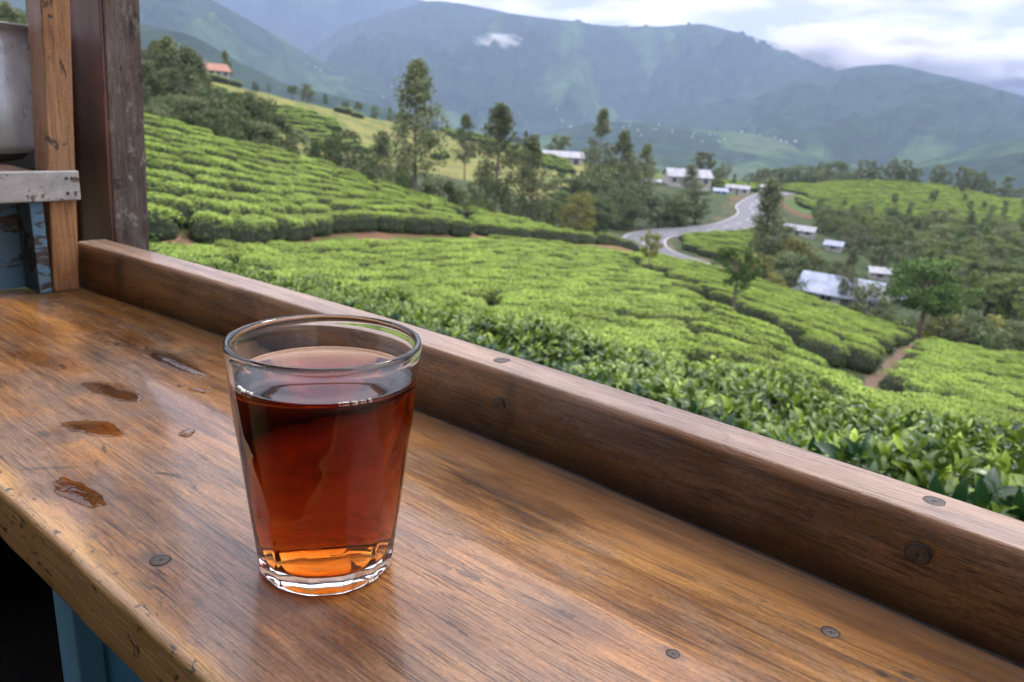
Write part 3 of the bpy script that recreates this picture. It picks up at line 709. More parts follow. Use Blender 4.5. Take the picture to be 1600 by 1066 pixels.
def cluster(g, c, r, n, L, flat=0.75):
    p = g.normal(0, 1, (n, 3)); p /= np.linalg.norm(p, axis=1)[:, None]; p *= (g.random(n)**0.45)[:, None]*r*np.array([1, 1, flat])
    d = p/ (np.linalg.norm(p, axis=1)[:, None]+1e-6)+g.normal(0, 0.7, (n, 3))+np.array([0, 0, -0.1])
    ll = g.uniform(0.7, 1.3, n)*L
    V, Fc = scatter_quads(c+p, d, ll, ll*0.5, g.random(n)*6.28, 0.1)
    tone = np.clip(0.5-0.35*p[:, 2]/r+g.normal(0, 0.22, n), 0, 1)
    return V, Fc, np.repeat(tone, 4)
def tree_meshes(kind, seed):
    """unit-height tree: (trunk mesh, crown mesh)"""
    g = np.random.default_rng(seed*31+5); mb = MB(); V, Fc, T = [], [], []; off = 0
    def add(c, r, n, L, flat=0.75):
        nonlocal off
        v, f, t = cluster(g, np.array(c, float), r, n, L, flat); V.append(v); Fc.append(f+off); T.append(t); off += len(v)
    H = 1.0
    if kind in ('oak', 'poplar'):
        lean = g.normal(0, 0.02, 2); bend = g.normal(0, 0.012, 2)
        zz = np.linspace(0, 0.97, 9); ax = np.stack([lean[0]*zz+bend[0]*np.sin(zz*5), lean[1]*zz+bend[1]*np.sin(zz*4), zz], 1)
        mb.tube(ax, np.linspace(0.016, 0.003, 9), 7)
        z0 = g.uniform(0.22, 0.34) if kind == 'oak' else 0.18; wmax = g.uniform(0.24, 0.29) if kind == 'oak' else 0.17
        nb = 40 if kind == 'oak' else 40; gap = g.uniform(0.66, 0.76)
        for i in range(nb):
            s = i/(nb-1); z = z0+(0.98-z0)*s
            if kind == 'oak' and abs(z-gap) < 0.03 and g.random() < 0.75: continue
            prof = wmax*((1-s)**0.75*0.95+0.10)*min(1, 0.45+s*3.2)
            if kind == 'oak' and z > gap: prof *= 0.92
            ln = prof*g.uniform(0.55, 1.15); th = i*2.4+g.normal(0, 0.4)
            c0 = np.array([np.interp(z, zz, ax[:, 0]), np.interp(z, zz, ax[:, 1]), z]); out = np.array([math.cos(th), math.sin(th), g.uniform(-0.05, 0.35)])
            tip = c0+out*ln; mb.tube([c0, c0+out*ln*0.5+[0, 0, 0.008], tip], [0.005, 0.0035, 0.0015], 4, False)
            add(tip, g.uniform(0.045, 0.070)*(1.1-0.35*s), 75, 0.025, 0.8)
            add(c0+out*ln*0.55, g.uniform(0.045, 0.065)*(1.1-0.35*s), 60, 0.025, 0.8)
            if g.random() < 0.6: add(c0+out*ln*0.8+g.normal(0, 0.03, 3), 0.034, 26, 0.02, 0.8)
        add(ax[-1], 0.035, 40, 0.02, 1.2)
        mat = OAK
    elif kind == 'shrub':
        for i in range(5):
            th = i*1.3; a = np.array([0, 0, 0]); b = np.array([0.25*math.cos(th), 0.25*math.sin(th), 0.6]); mb.tube([a, (a+b)/2+[0, 0, 0.1], b], [0.03, 0.02, 0.01], 5, False)
        for i in range(40):
            th = g.random()*6.28; s = g.random(); r = 0.55*math.sqrt(g.random())*(1-0.5*s*s); add((r*math.cos(th), r*math.sin(th), 0.15+0.75*s), g.uniform(0.10, 0.17), 50, 0.07)
        mat = BROAD
    else:      # rounded broad tree
        wide = {'round': 0.40, 'dense': 0.34, 'small': 0.30}[kind]; z0 = {'round': 0.42, 'dense': 0.14, 'small': 0.50}[kind]
        top = np.array([g.normal(0, 0.02), g.normal(0, 0.02), z0+0.12])
        mb.tube([(0, 0, 0), top*[0.5, 0.5, 0.5], top], [0.032, 0.024, 0.018], 8)
        nl = {'round': 120, 'dense': 60, 'small': 44}[kind]
        for i in range(nl):
            u = g.random(); ph = g.random()*6.28; s = z0+(0.97-z0)*u; prof = wide*math.sqrt(max(0.02, 1-((u-0.42)/0.62)**2))*(1+0.75*float(fbm(1.3*math.cos(ph)+seed*5, 1.3*math.sin(ph)+u*2.2, 2))); r = prof*g.uniform(0.35, 1.0)**0.6
            c = np.array([r*math.cos(ph), r*math.sin(ph), s]); c += g.normal(0, 0.015, 3)
            if i % 3 == 0: mb.tube([top, (top+c)/2+[0, 0, 0.03], c], [0.012, 0.007, 0.003], 5, False)
            add(c, g.uniform(0.06, 0.105)*(0.8 if kind == 'small' else 1), 95, 0.034, 0.6)
        mat = {'round': BRIGHT, 'dense': BROAD, 'small': BRIGHT}[kind]
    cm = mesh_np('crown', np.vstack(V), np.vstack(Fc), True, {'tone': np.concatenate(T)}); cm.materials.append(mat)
    tm = mb.mesh('trunk', True); tm.materials.append(BARK)
    return tm, cm
KINDS = {'oak': [tree_meshes('oak', s) for s in range(5)], 'poplar': [tree_meshes('poplar', s) for s in range(2)], 'round': [tree_meshes('round', 3)],
         'dense': [tree_meshes('dense', s) for s in range(4)], 'small': [tree_meshes('small', s) for s in range(2)], 'shrub': [tree_meshes('shrub', s) for s in range(3)]}
_recol = {}
def recolour(me, mat):
    k = (me.name, mat.name)
    if k not in _recol:
        c = me.copy(); c.materials.clear(); c.materials.append(mat); _recol[k] = c
    return _recol[k]
_tc = [0]
def tree_at(x, y, h, kind, w=None, label='', group=None, var=None, mat=None, name=None, cat=None, sink=0.1):
    """w = crown width factor relative to the prototype."""
    _tc[0] += 1; vs_ = KINDS[kind]; tm, cm = vs_[(_tc[0] if var is None else var) % len(vs_)]
    nm = name or {'oak': 'silver_oak_tree', 'poplar': 'narrow_tree', 'round': 'broadleaf_tree', 'dense': 'broadleaf_tree', 'small': 'young_tree', 'shrub': 'shrub'}[kind]
    r = empty(nm, (x, y, gz(x, y)-sink), rng.random()*6.28, label=label, category=cat or ('shrub' if kind == 'shrub' else 'tree'))
    if group: r['group'] = group
    w = w or rng.uniform(0.88, 1.12); r.scale = (h*w, h*w, h)
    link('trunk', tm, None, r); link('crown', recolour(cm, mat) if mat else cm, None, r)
    return r
def tree_px(px, ytop, D, kind, hmin=1.2, **k):
    p = P(px, ytop, D); h = max(hmin, p[2]-gz(p[0], p[1])); return tree_at(p[0], p[1], h+0.1, kind, **k)

# single trees one can point at
tree_px(655, 97, 69, 'oak', w=1.0, var=1, label='tallest silver oak at the top edge of the left tea field')
tree_px(781, 164, 72, 'oak', w=0.98, var=2, label='tall silver oak right of the tallest one, above the field edge')
tree_px(839, 213, 74, 'oak', w=0.95, var=3, label='slim silver oak left of the long white house')
tree_px(730, 180, 118, 'oak', w=0.9, var=4, label='small silver oak on the yellow slope between the two tall oaks')
tree_px(945, 172, 130, 'oak', w=0.8, var=0, label='thin sparse silver oak right of the long white house')
tree_px(977, 206, 128, 'oak', w=1.0, var=2, label='full silver oak beside the thin sparse one')
tree_px(1012, 226, 132, 'oak', w=0.9, var=4, label='pale silver oak right of the full one')
tree_px(597, 207, 78, 'oak', w=1.0, var=3, label='short silver oak left of the tallest tree')
tree_px(1208, 282, 92, 'poplar', w=1.3, var=0, label='tall narrow tree standing beside the road bend')
tree_px(1222, 268, 190, 'oak', w=0.9, var=1, label='small dark tree at the far end of the road')
tree_px(1102, 236, 196, 'small', w=1.1, mat=OAK, label='small round tree rising behind the big white house')
tree_px(1085, 258, 150, 'oak', w=1.5, var=3, mat=OAK, label='broad silver oak in front of the big white house')
tree_px(875, 209, 215, 'small', w=0.9, mat=OAK, label='small round tree behind the long white house')
p_ = hit(1012, 425, 20, 66, HC*0.6); tree_at(p_[0], p_[1], P(1020, 357, math.hypot(p_[0], p_[1]))[2]-p_[2], 'small', w=0.62, var=0, mat=YELLOW, label='little pale yellow-green tree in the field below the road')
p_ = hit(1146, 487, 15, 60, HC*0.6); tree_at(p_[0], p_[1], P(1156, 380, math.hypot(p_[0], p_[1]))[2]-p_[2], 'small', w=0.82, var=1, label='small bright green tree standing in the lower tea field')
p_ = P(1436, 520, 60); tree_at(p_[0], p_[1], P(1440, 404, 60)[2]-gz(p_[0], p_[1]), 'round', w=1.12, label='round bright green tree at the edge of the lower field')
tree_px(905, 298, 75, 'dense', w=1.0, mat=YELLOW, label='yellowish bushy tree behind the end of the left tea field', var=1)
tree_px(352, 80, 162, 'oak', w=0.85, var=2, label='lone tree beside the red roofed house')
tree_px(1335, 388, 80, 'oak', w=0.75, var=0, label='slender tree in front of the bluish shed roof')

LOOK = {'broad_leaf': 'dark green', 'silver_oak_leaf': 'grey-green', 'yellow_leaf': 'yellowish', 'sage_leaf': 'pale green', 'bright_leaf': 'bright green'}
def grove(items, kinds, label, group, mats=None, hmin=1.2, w=None):
    for i, (px, yt, D) in enumerate(items):
        k_ = kinds[i % len(kinds)]; m_ = mats[i % len(mats)] if mats else KINDS[k_][0][1].materials[0]
        lab = LOOK.get(m_.name, 'green')+' '+{'oak': 'feathery silver oak', 'dense': 'rounded tree', 'shrub': 'low shrub', 'small': 'slender young tree', 'round': 'round tree', 'poplar': 'narrow tree'}[k_]+' '+label
        tree_px(px, yt, D, k_, hmin, label=lab, group=group, w=w(i) if w else None, mat=(mats[i % len(mats)] if mats else None))
# left wood behind the tea field
grove([(232, 98, 74), (245, 66, 78), (262, 60, 76), (283, 74, 75), (300, 86, 80), (268, 110, 70), (225, 80, 84), (318, 112, 84), (15, 6, 76), (28, 20, 80), (60, 40, 82), (-20, 0, 80), (200, 85, 74), (45, 70, 74), (170, 70, 80), (140, 66, 84)],
      ['oak'], 'in the wood above the left tea field', 'silver oaks in the left wood', w=lambda i: 1.05)
grove([(330, 135, 68), (350, 140, 70), (372, 138, 70), (392, 150, 72), (408, 160, 71), (312, 150, 66), (340, 165, 63), (290, 150, 66), (255, 150, 66), (236, 160, 64), (365, 180, 66), (398, 190, 67), (50, 110, 66), (20, 100, 66)],
      ['dense'], 'in the wood above the left tea field', 'rounded trees in the left wood', w=lambda i: 1.0, mats=[BROAD, OAK])
# scrub between the left field and the yellow hill
sc_items = [(445, 218, 66), (465, 196, 74), (492, 212, 70), (515, 205, 76), (540, 190, 76), (556, 222, 72), (575, 238, 72), (618, 250, 74), (633, 262, 72), (690, 262, 76), (705, 275, 76), (725, 282, 78), (748, 272, 84), (800, 285, 84), (815, 296, 80), (860, 300, 82), (480, 236, 66), (520, 244, 68), (668, 280, 74), (760, 300, 76)]
grove([(a, b+9, c) for a, b, c in sc_items], ['dense', 'shrub', 'oak', 'dense'], 'in the gully behind the left tea field', 'scrub in the gully behind the left tea field', mats=[BROAD, OAK, BROAD, SAGE], w=lambda i: 0.85)
# dense dark trees along the road
g_ = np.random.default_rng(21); it = []
for px, yt, D in [(880, 262, 120), (900, 272, 116), (925, 270, 118), (950, 280, 112), (970, 290, 110), (990, 284, 116), (1010, 292, 112), (1030, 298, 118), (1050, 302, 120), (1068, 300, 124), (1090, 296, 126), (1105, 304, 126), (940, 302, 100), (962, 312, 98), (985, 316, 99), (1000, 322, 104), (1120, 318, 130), (1025, 320, 114), (1060, 318, 121), (1095, 322, 123), (920, 300, 98), (975, 335, 94), (880, 300, 100)]:
    it.append((px+g_.normal(0, 3), yt+g_.normal(0, 4), D))
it = [q for q in it if road_dist(np.array([P(*q)[0]]), np.array([P(*q)[1]]))[0] > 4.6]
grove(it, ['dense', 'dense', 'shrub'], 'crowded above the road', 'dense trees above the road', mats=[BROAD], w=lambda i: 1.25)
# trees in the village and behind
grove([(1125, 262, 196), (1148, 272, 205), (1132, 254, 214), (1170, 284, 205), (915, 232, 205), (935, 240, 208), (960, 244, 205), (1000, 250, 205), (1020, 262, 196), (1045, 262, 206), (860, 236, 208), (823, 205, 190), (810, 214, 190), (1062, 262, 200)],
      ['dense', 'oak'], 'between the white houses', 'trees between the white village houses', mats=[OAK, BROAD])
# trees along the yellow ridge
grove([(398, 128, 160), (420, 132, 162), (457, 133, 164), (480, 130, 166), (508, 146, 168), (560, 158, 172), (585, 165, 174), (610, 168, 178), (540, 158, 170), (625, 176, 178), (640, 178, 178), (700, 196, 186)],
      ['dense', 'oak', 'small'], 'on the crest of the yellow slope', 'trees on the crest of the yellow slope', mats=[BROAD, OAK])
# row on the right ridge
grove([(1352, 248, 242), (1365, 252, 243), (1377, 258, 244), (1397, 246, 244), (1418, 248, 244), (1428, 262, 245), (1437, 262, 245), (1467, 256, 246), (1480, 266, 246), (1506, 260, 246), (1520, 262, 247), (1535, 266, 246), (1552, 282, 246), (1577, 276, 246), (1597, 292, 246), (1410, 262, 244), (1340, 268, 240)],
      ['dense'], 'in the row along the right-hand ridge', 'row of trees along the ridge of the right hill', mats=[OAK], w=lambda i: 0.72)
# trees behind the ridge on its left
grove([(1240, 262, 262), (1258, 258, 270), (1275, 254, 275), (1292, 262, 268), (1308, 252, 275), (1322, 262, 270), (1330, 270, 262), (1215, 260, 270), (1195, 264, 280), (1180, 270, 275), (1270, 270, 255), (1300, 272, 255)],
      ['dense'], 'standing beyond the far end of the road', 'trees beyond the far end of the road', mats=[BROAD, OAK])
# wood on the right below the track
it = []
for row, (y0, D, n, xa, xb) in enumerate([(343, 170, 15, 1290, 1640), (352, 158, 16, 1280, 1640), (362, 146, 15, 1290, 1640), (378, 134, 14, 1320, 1640), (396, 122, 12, 1380, 1640), (412, 110, 11, 1420, 1640), (440, 99, 9, 1460, 1640), (470, 90, 8, 1480, 1640)]):
    for px in np.linspace(xa, xb, n): it.append((px+g_.normal(0, 7), y0+(px-1300)*0.07+g_.normal(0, 7), D+g_.normal(0, 3)))
grove(it, ['dense', 'oak', 'dense', 'dense'], 'in the wood on the right slope', 'trees of the right-hand wood', mats=[BROAD, SAGE, OAK, SAGE, SAGE], w=lambda i: 1.25, hmin=4.6)
grove([(1225, 352, 98), (1240, 372, 92), (1222, 390, 88), (1250, 395, 86), (1200, 400, 84), (1265, 402, 92), (1290, 400, 92), (1180, 396, 84), (1315, 408, 90), (1235, 420, 78), (1215, 425, 76), (1368, 440, 78), (1385, 470, 72), (1480, 490, 66), (1510, 500, 64), (1465, 470, 70), (1330, 415, 100), (1500, 478, 70), (1530, 486, 68), (1560, 494, 68), (1590, 502, 67), (1545, 505, 64), (1620, 500, 68), (1470, 488, 66)],
      ['dense', 'shrub'], 'around the metal roofed sheds', 'bushes and trees around the sheds', mats=[BROAD, YELLOW, OAK], w=lambda i: 1.1)
# thin shade trees dotted over the right hill
for px, y in [(1453, 330), (1460, 318), (1505, 322), (1512, 340), (1535, 335), (1500, 312), (1568, 334), (1565, 348), (1597, 340), (1395, 330), (1420, 338), (1545, 350)]:
    p_ = hit(px, y, 150, 250); tree_at(p_[0], p_[1], rng.uniform(3.2, 5.0), 'small', w=0.6, label='thin shade tree in the tea on the right hill', group='shade trees on the right hill', mat=OAK)

# ------------------------------------------------------------------ houses
WALLW = plain('white_wall', (0.34, 0.34, 0.33), 0.8, 0.3, 1.2)
WALLB = plain('blue_wall', (0.16, 0.33, 0.52), 0.8, 0.15, 0.8)
WALLD = plain('brown_wall', (0.22, 0.15, 0.11), 0.9, 0.2, 0.8)
TINW = plain('pale_metal_roof', (0.23, 0.24, 0.27), 0.55, 0.35, 0.9)
TINB = plain('bluish_metal_roof', (0.21, 0.25, 0.33), 0.5, 0.35, 0.8)
TILE = plain('red_tile_roof', (0.28, 0.14, 0.10), 0.8, 0.2, 1.0)
GLASSY = plain('window_glass', (0.03, 0.04, 0.05), 0.15, 0.2, 1)
FRAME = plain('window_frame', (0.35, 0.33, 0.3), 0.7, 0.2, 1)
DOOR = plain('door_paint', (0.10, 0.09, 0.08), 0.7, 0.2, 1)
def house(px, py, D, rz, L, W_, hw, hr, wall, roof, label, win=3, name='house', corr=0.0, group=None, hs=0.62):
    p = P(px, py, D); z = gz(p[0], p[1])
    if p[2]-z > 0.8: p = hit(px, py, D*0.8, D*1.5); z = p[2]
    yaw = math.atan2(p[0], p[1])
    r = empty(name, (p[0], p[1], p[2]), -yaw+math.radians(rz), label=label, category='shed' if name == 'shed' else 'house'); r.scale = (hs, hs, hs)
    if group: r['group'] = group
    mb = MB(); mb.box(-L/2, L/2, -W_/2, W_/2, min(-0.5, (z-p[2]-0.6)/hs), hw)
    mb.add([(-L/2, -W_/2, hw), (-L/2, W_/2, hw), (-L/2, 0, hw+hr), (L/2, -W_/2, hw), (L/2, W_/2, hw), (L/2, 0, hw+hr)], [(0, 2, 1), (3, 4, 5), (0, 3, 5, 2), (1, 2, 5, 4)])
    mb.build('wall', wall, r)
    ov = 0.55; s = hr/(W_/2); t = 0.12; mb = MB(); nx = max(2, int((L+2*ov)/0.45)) if corr else 2
    xs = np.linspace(-L/2-ov, L/2+ov, nx)
    for sg in (-1, 1):
        V = []
        for i, x in enumerate(xs):
            c = corr*(i % 2)
            V += [(x, 0, hw+hr+t+0.03+c), (x, sg*(W_/2+ov), hw-s*ov+t+0.03+c), (x, 0, hw+hr+0.03), (x, sg*(W_/2+ov), hw-s*ov+0.03)]
        Fs = []
        for i in range(len(xs)-1):
            a = 4*i; b = a+4; Fs += [(a, b, b+1, a+1), (a+2, a+3, b+3, b+2), (a+1, b+1, b+3, a+3), (a, a+2, b+2, b)]
        e = 4*(len(xs)-1); Fs += [(0, 1, 3, 2), (e, e+2, e+3, e+1)]
        mb.add(V, Fs)
    mb.build('roof', roof, r)
    for i in range(win):
        x = -L/2+L*(i+0.5)/win
        if i == win//2 and win > 1:
            d = MB().box(x-0.45, x+0.45, -W_/2-0.06, -W_/2+0.02, -0.3, hw*0.78).build('door', DOOR, r); continue
        f = MB(); wz, ww = hw*0.38, 0.55; z1 = hw*0.82
        f.box(x-ww-0.1, x+ww+0.1, -W_/2-0.05, -W_/2+0.01, wz-0.1, z1+0.1); fo = f.build('window', FRAME, r)
        MB().box(x-ww, x-0.05, -W_/2-0.08, -W_/2-0.045, wz, z1).build('pane', GLASSY, fo); MB().box(x+0.05, x+ww, -W_/2-0.08, -W_/2-0.045, wz, z1).build('pane', GLASSY, fo)
    return r
house(336, 124, 158, 25, 6.5, 5.0, 2.6, 1.7, WALLW, TILE, 'white house with an orange red tiled roof on the left ridge', 3)
house(877, 262, 188, 8, 9.5, 6.0, 2.8, 1.1, WALLW, TINW, 'long white house with grey roof among the silver oaks', 3, hs=0.95)
house(1072, 290, 186, 14, 12.0, 8.0, 2.8, 1.8, WALLW, TINW, 'big white house with pale hipped roof above the road', 4, hs=0.8)
house(1152, 304, 190, -6, 8.0, 5.0, 2.5, 0.9, WALLW, TINW, 'white house with low flat roof beside the road', 3)
house(1124, 309, 184, 10, 4.6, 3.6, 2.6, 0.8, WALLB, TINB, 'blue painted hut between two white houses', 2, 'hut')
house(1193, 300, 202, 10, 3.0, 2.6, 2.0, 0.6, WALLW, TINW, 'tiny white hut at the far end of the road', 1, 'hut')
house(1248, 368, 112, -16, 8.0, 3.4, 1.7, 0.9, WALLW, TINW, 'white long shed right of the narrow roadside tree', 3, 'shed')
house(1302, 392, 110, -10, 3.6, 3.0, 1.6, 0.7, WALLW, TINB, 'small grey roofed shed uphill of the big metal roof', 1, 'shed')
house(1312, 474, 82, -12, 8.2, 5.2, 1.5, 1.5, WALLW, TINB, 'large shed with bluish metal roof behind the tea field', 4, 'shed', 0.04, hs=0.86)
house(1372, 436, 98, 12, 3.6, 3.0, 1.6, 0.7, WALLW, TINW, 'small white shed above the large metal roof', 1, 'shed')
house(1392, 478, 76, 20, 2.8, 2.2, 1.5, 0.5, WALLW, TINB, 'little pale blue shed half hidden by the round tree', 1, 'shed')
house(985, 262, 205, 5, 7.0, 4.0, 1.6, 0.7, WALLD, TINW, 'low brown shed behind the silver oaks', 2, 'shed')
house(1020, 290, 180, 5, 5.0, 3.4, 1.5, 0.7, WALLD, TINW, 'low brown shed left of the big white house', 2, 'shed')

# far village houses on the other side of the valley, a few pixels each
far_mesh = []
for roofm in (TINW, TINB, TILE):
    w = MB().box(-4, 4, -3, 3, -3, 3.2).mesh('wall'); w.materials.append(WALLW)
    rm = MB(); rm.add([(-4.5, -3.6, 3.1), (4.5, -3.6, 3.1), (4.5, 3.6, 3.1), (-4.5, 3.6, 3.1), (-4.5, 0, 5), (4.5, 0, 5)], [(0, 1, 5, 4), (2, 3, 4, 5), (0, 4, 3), (1, 2, 5), (0, 3, 2, 1)]); rm = rm.mesh('roof'); rm.materials.append(roofm)
    far_mesh.append((w, rm))
def far_houses(keys, spots, label, group, s=1.0):
    for px, py in spots:
        best = None
        for k in keys:
            V = MT[k].reshape(-1, 3); q = proj(V); d = np.hypot(q[:, 0]-px, q[:, 1]-py); i = int(np.argmin(d+q[:, 2]*0.002))
            if d[i] < 6 and (best is None or q[i, 2] < best[0]): best = (q[i, 2], V[i])
        if best is None: continue
        w, rm = far_mesh[int(rng.choice(3, p=[0.7, 0.2, 0.1]))]
        o = empty('far_house', tuple(best[1]+[0, 0, 1.0]), rng.random()*3.14, label=label, category='house', group=group); o.scale = (s, s, s)
        link('wall', w, None, o); link('roof', rm, None, o)
sp = [(905+i*11+g_.normal(0, 7), 184+i*1.7+g_.normal(0, 7)) for i in range(22)]
far_houses(['knoll', 'right', 'main'], sp, 'tiny pale house of the village across the valley', 'village houses across the valley', 0.42)
far_houses(['knoll', 'right', 'main'], [(1188, 209), (1212, 216), (1220, 219), (1228, 222), (1243, 223), (1160, 205), (870, 172), (880, 190), (890, 196), (840, 140)], 'tiny white house on the far green hillside', 'scattered white houses on the far hillside', 0.7)
far_houses(['foot', 'mid'], [(480, 100), (492, 105), (500, 110), (612, 135), (598, 152), (575, 140), (420, 78)], 'tiny pale house on the blue slope beyond the yellow ridge', 'houses on the blue slope beyond the yellow ridge', 0.55)

# ------------------------------------------------------------------ the tea stall (local x runs to the right along the rail, y out to the valley, z=0 on the counter)
STALL_Z = -0.18
stall = empty('tea_stall', (0, 0, STALL_Z), -math.atan2(0.62362, 0.78172), label='weathered wooden tea stall counter with raised rail and corner posts', category='tea stall')

def wood(name, dark, mid, light, axis=0, rough=(0.30, 0.62), stains_shade=(), wet=(), grey=(0.26, 0.19, 0.15), grey_amt=0.35, edge_y=None, edge_col=(0.5, 0.27, 0.08), speck=1.0, scale=1.0, spec=0.5, lichen=0.0, bump=0.5, dark_foot_z=None, warm=None, grey_top_z=None, coat=0.0, arris=None, pits=None, zone=None, sat=1.0, val=1.0):
    t = NT(name); tcn = t.n('ShaderNodeTexCoord').outputs['Object']
    def m(sl, sc, loc=(0, 0, 0)):
        s = [sc*scale]*3; s[axis] = sl*scale
        return t.n('ShaderNodeMapping', {'Vector': tcn, 'Scale': s, 'Location': loc}).outputs[0]
    big = t.noise(m(6, 15), 1.0, 5, 0.6, 0.5)
    warp = t.noise(m(5, 22, (3, 1, 2)), 1.0, 3, 0.5)
    g1 = t.noise(m(3.2, 95), 1.0, 6, 0.62, 1.6)                       # broad grain
    g2 = t.noise(m(24, 310, (7, 2, 5)), 1.0, 6, 0.72, 1.0)           # fibres
    pores = t.noise(m(36, 1100, (1, 9, 4)), 1.0, 3, 0.6, 0.6)
    sub = t.noise(m(300, 2600, (4, 4, 1)), 1.0, 2, 0.6)
    f = t.math('MULTIPLY_ADD', g1, 0.55, t.math('MULTIPLY', g2, 0.46))
    f = t.math('MULTIPLY_ADD', big, 0.85, t.math('SUBTRACT', f, 0.425))
    f = t.math('ADD', f, t.math('MULTIPLY', t.math('SUBTRACT', warp, 0.5), 0.35))
    col = t.ramp(f, [(0.26, dark), (0.46, mid), (0.68, light)])
    if warm is not None:
        wn_ = t.noise(m(3.5, 8, (11, 5, 2)), 1.0, 3, 0.5); col = t.mix(t.ramp(wn_, [(0.46, 0.0), (0.62, 0.75)]), col, t.mix(0.65, col, t.mix(1.0, warm, t.ramp(f, [(0.2, 0.45), (0.7, 1.25)]), 'MULTIPLY')))
    gn = t.noise(m(8, 17, (2, 8, 6)), 1.0, 6, 0.62, 0.6); gm = t.ramp(gn, [(0.47, 0.0), (0.60, grey_amt)])
    col = t.mix(gm, col, t.mix(1.0, grey, t.ramp(g2, [(0.3, 0.45), (0.7, 1.3)]), 'MULTIPLY'))
    iso = t.noise(t.n('ShaderNodeMapping', {'Vector': tcn, 'Scale': (420, 620, 620)}).outputs[0], 1.0, 4, 0.7)
    col = t.mix(1.0, col, t.ramp(iso, [(0.25, 0.62), (0.5, 1.0), (0.75, 1.4)]), 'MULTIPLY')
    # dark open pores and old dents
    pm = t.ramp(pores, [(0.36, 0.62), (0.45, 0.0)]); pm = t.math('MULTIPLY', pm, t.ramp(t.noise(m(9, 30, (5, 5, 5)), 1, 3), [(0.35, 0.25), (0.6, 1.0)]))
    col = t.mix(pm, col, tuple(c*0.35 for c in dark))
    dn = t.noise(m(26, 60, (9, 3, 7)), 1.0, 5, 0.7, 0.8); dm = t.ramp(dn, [(0.63, 0.0), (0.68, 0.85*speck)])
    col = t.mix(dm, col, (0.022, 0.014, 0.010))
    dn2 = t.noise(m(150, 210, (2, 6, 1)), 1.0, 3, 0.6); dm2 = t.ramp(dn2, [(0.70, 0.0), (0.735, 0.8*speck)])
    col = t.mix(dm2, col, (0.02, 0.013, 0.010))
    dm3 = t.ramp(t.noise(m(7, 12, (8, 8, 3)), 1.0, 6, 0.7, 0.5), [(0.53, 0.0), (0.66, 0.8*speck)])
    col = t.mix(dm3, col, t.mix(0.75, col, (0.03, 0.022, 0.02)))
    sepc = t.n('ShaderNodeSeparateXYZ', {0: tcn})
    jit = t.noise(t.n('ShaderNodeMapping', {'Vector': tcn, 'Scale': (70, 70, 70)}).outputs[0], 1.0, 5, 0.65)
    wetmask = None
    def blob(x, y, rx, ry, ang=0.0, soft=0.4, jam=1.2, ci=(0, 1)):
        dx = t.math('SUBTRACT', sepc.outputs[ci[0]], x); dy = t.math('SUBTRACT', sepc.outputs[ci[1]], y); c, s = math.cos(ang), math.sin(ang)
        a = t.math('DIVIDE', t.math('ADD', t.math('MULTIPLY', dx, c), t.math('MULTIPLY', dy, s)), rx)
        b = t.math('DIVIDE', t.math('SUBTRACT', t.math('MULTIPLY', dy, c), t.math('MULTIPLY', dx, s)), ry)
        r = t.math('SQRT', t.math('ADD', t.math('MULTIPLY', a, a), t.math('MULTIPLY', b, b)))
        r = t.math('ADD', r, t.math('MULTIPLY', t.math('SUBTRACT', jit, 0.5), jam))
        return t.ramp(r, [(max(0, 1-soft)/2, 1.0), (0.5+0.02, 0.0)]) if False else t.ramp(t.math('MULTIPLY', r, 0.5), [(max(0.0, (1-soft)/2), 1.0), (0.52, 0.0)])
    for (x, y, rx, ry, ang, amt, colr, soft) in stains_shade:
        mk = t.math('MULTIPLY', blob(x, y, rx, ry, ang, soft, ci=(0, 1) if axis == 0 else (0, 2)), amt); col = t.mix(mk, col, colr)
    rg = t.ramp(t.noise(m(8, 18, (6, 1, 3)), 1, 4, 0.6), [(0.3, rough[0]), (0.72, rough[1])])
    rg = t.math('ADD', rg, t.math('MULTIPLY', t.math('SUBTRACT', g2, 0.5), 0.25))
    for (x, y, rx, ry, ang, amt) in wet:
        mk = t.math('MULTIPLY', blob(x, y, rx, ry, ang, 0.35), amt)
        wetmask = mk if wetmask is None else t.math('MAXIMUM', wetmask, mk)
    if wetmask is not None:
        col = t.mix(wetmask, col, t.mix(1.0, col, (0.66, 0.56, 0.46), 'MULTIPLY'))
        rg = t.math('ADD', t.math('MULTIPLY', rg, t.math('SUBTRACT', 1.0, t.math('MULTIPLY', wetmask, 0.75))), 0.03)
    col = t.n('ShaderNodeHueSaturation', {'Saturation': sat, 'Value': val, 'Color': col}).outputs[0]
    if edge_y is not None:
        e = t.ramp(t.math('ADD', t.math('SUBTRACT', sepc.outputs[1], edge_y), t.math('MULTIPLY', t.math('SUBTRACT', t.noise(m(20, 60, (3, 3, 3)), 1, 4, 0.6), 0.5), 0.030)), [(0.0, 1.0), (0.012, 0.0)])
        e = t.math('MULTIPLY', e, t.ramp(g2, [(0.3, 0.45), (0.55, 0.95)])); col = t.mix(e, col, edge_col)
    if dark_foot_z is not None:  # darker towards the lower edge, with an uneven limit
        e = t.ramp(t.math('ADD', t.math('SUBTRACT', sepc.outputs[2], dark_foot_z), t.math('MULTIPLY', t.math('SUBTRACT', jit, 0.5), 0.012)), [(0.0, 0.75), (0.010, 0.0)])
        col = t.mix(e, col, (0.035, 0.03, 0.02))
    if zone is not None:          # a smoother, more orange strip along the rail
        e = t.ramp(t.math('ADD', t.math('SUBTRACT', sepc.outputs[1], zone), t.math('MULTIPLY', t.math('SUBTRACT', warp, 0.5), 0.05)), [(0.0, 0.0), (0.012, 0.6)])
        col = t.mix(e, col, t.mix(1.0, (0.38, 0.17, 0.045), t.ramp(f, [(0.25, 0.35), (0.65, 1.1)]), 'MULTIPLY'))
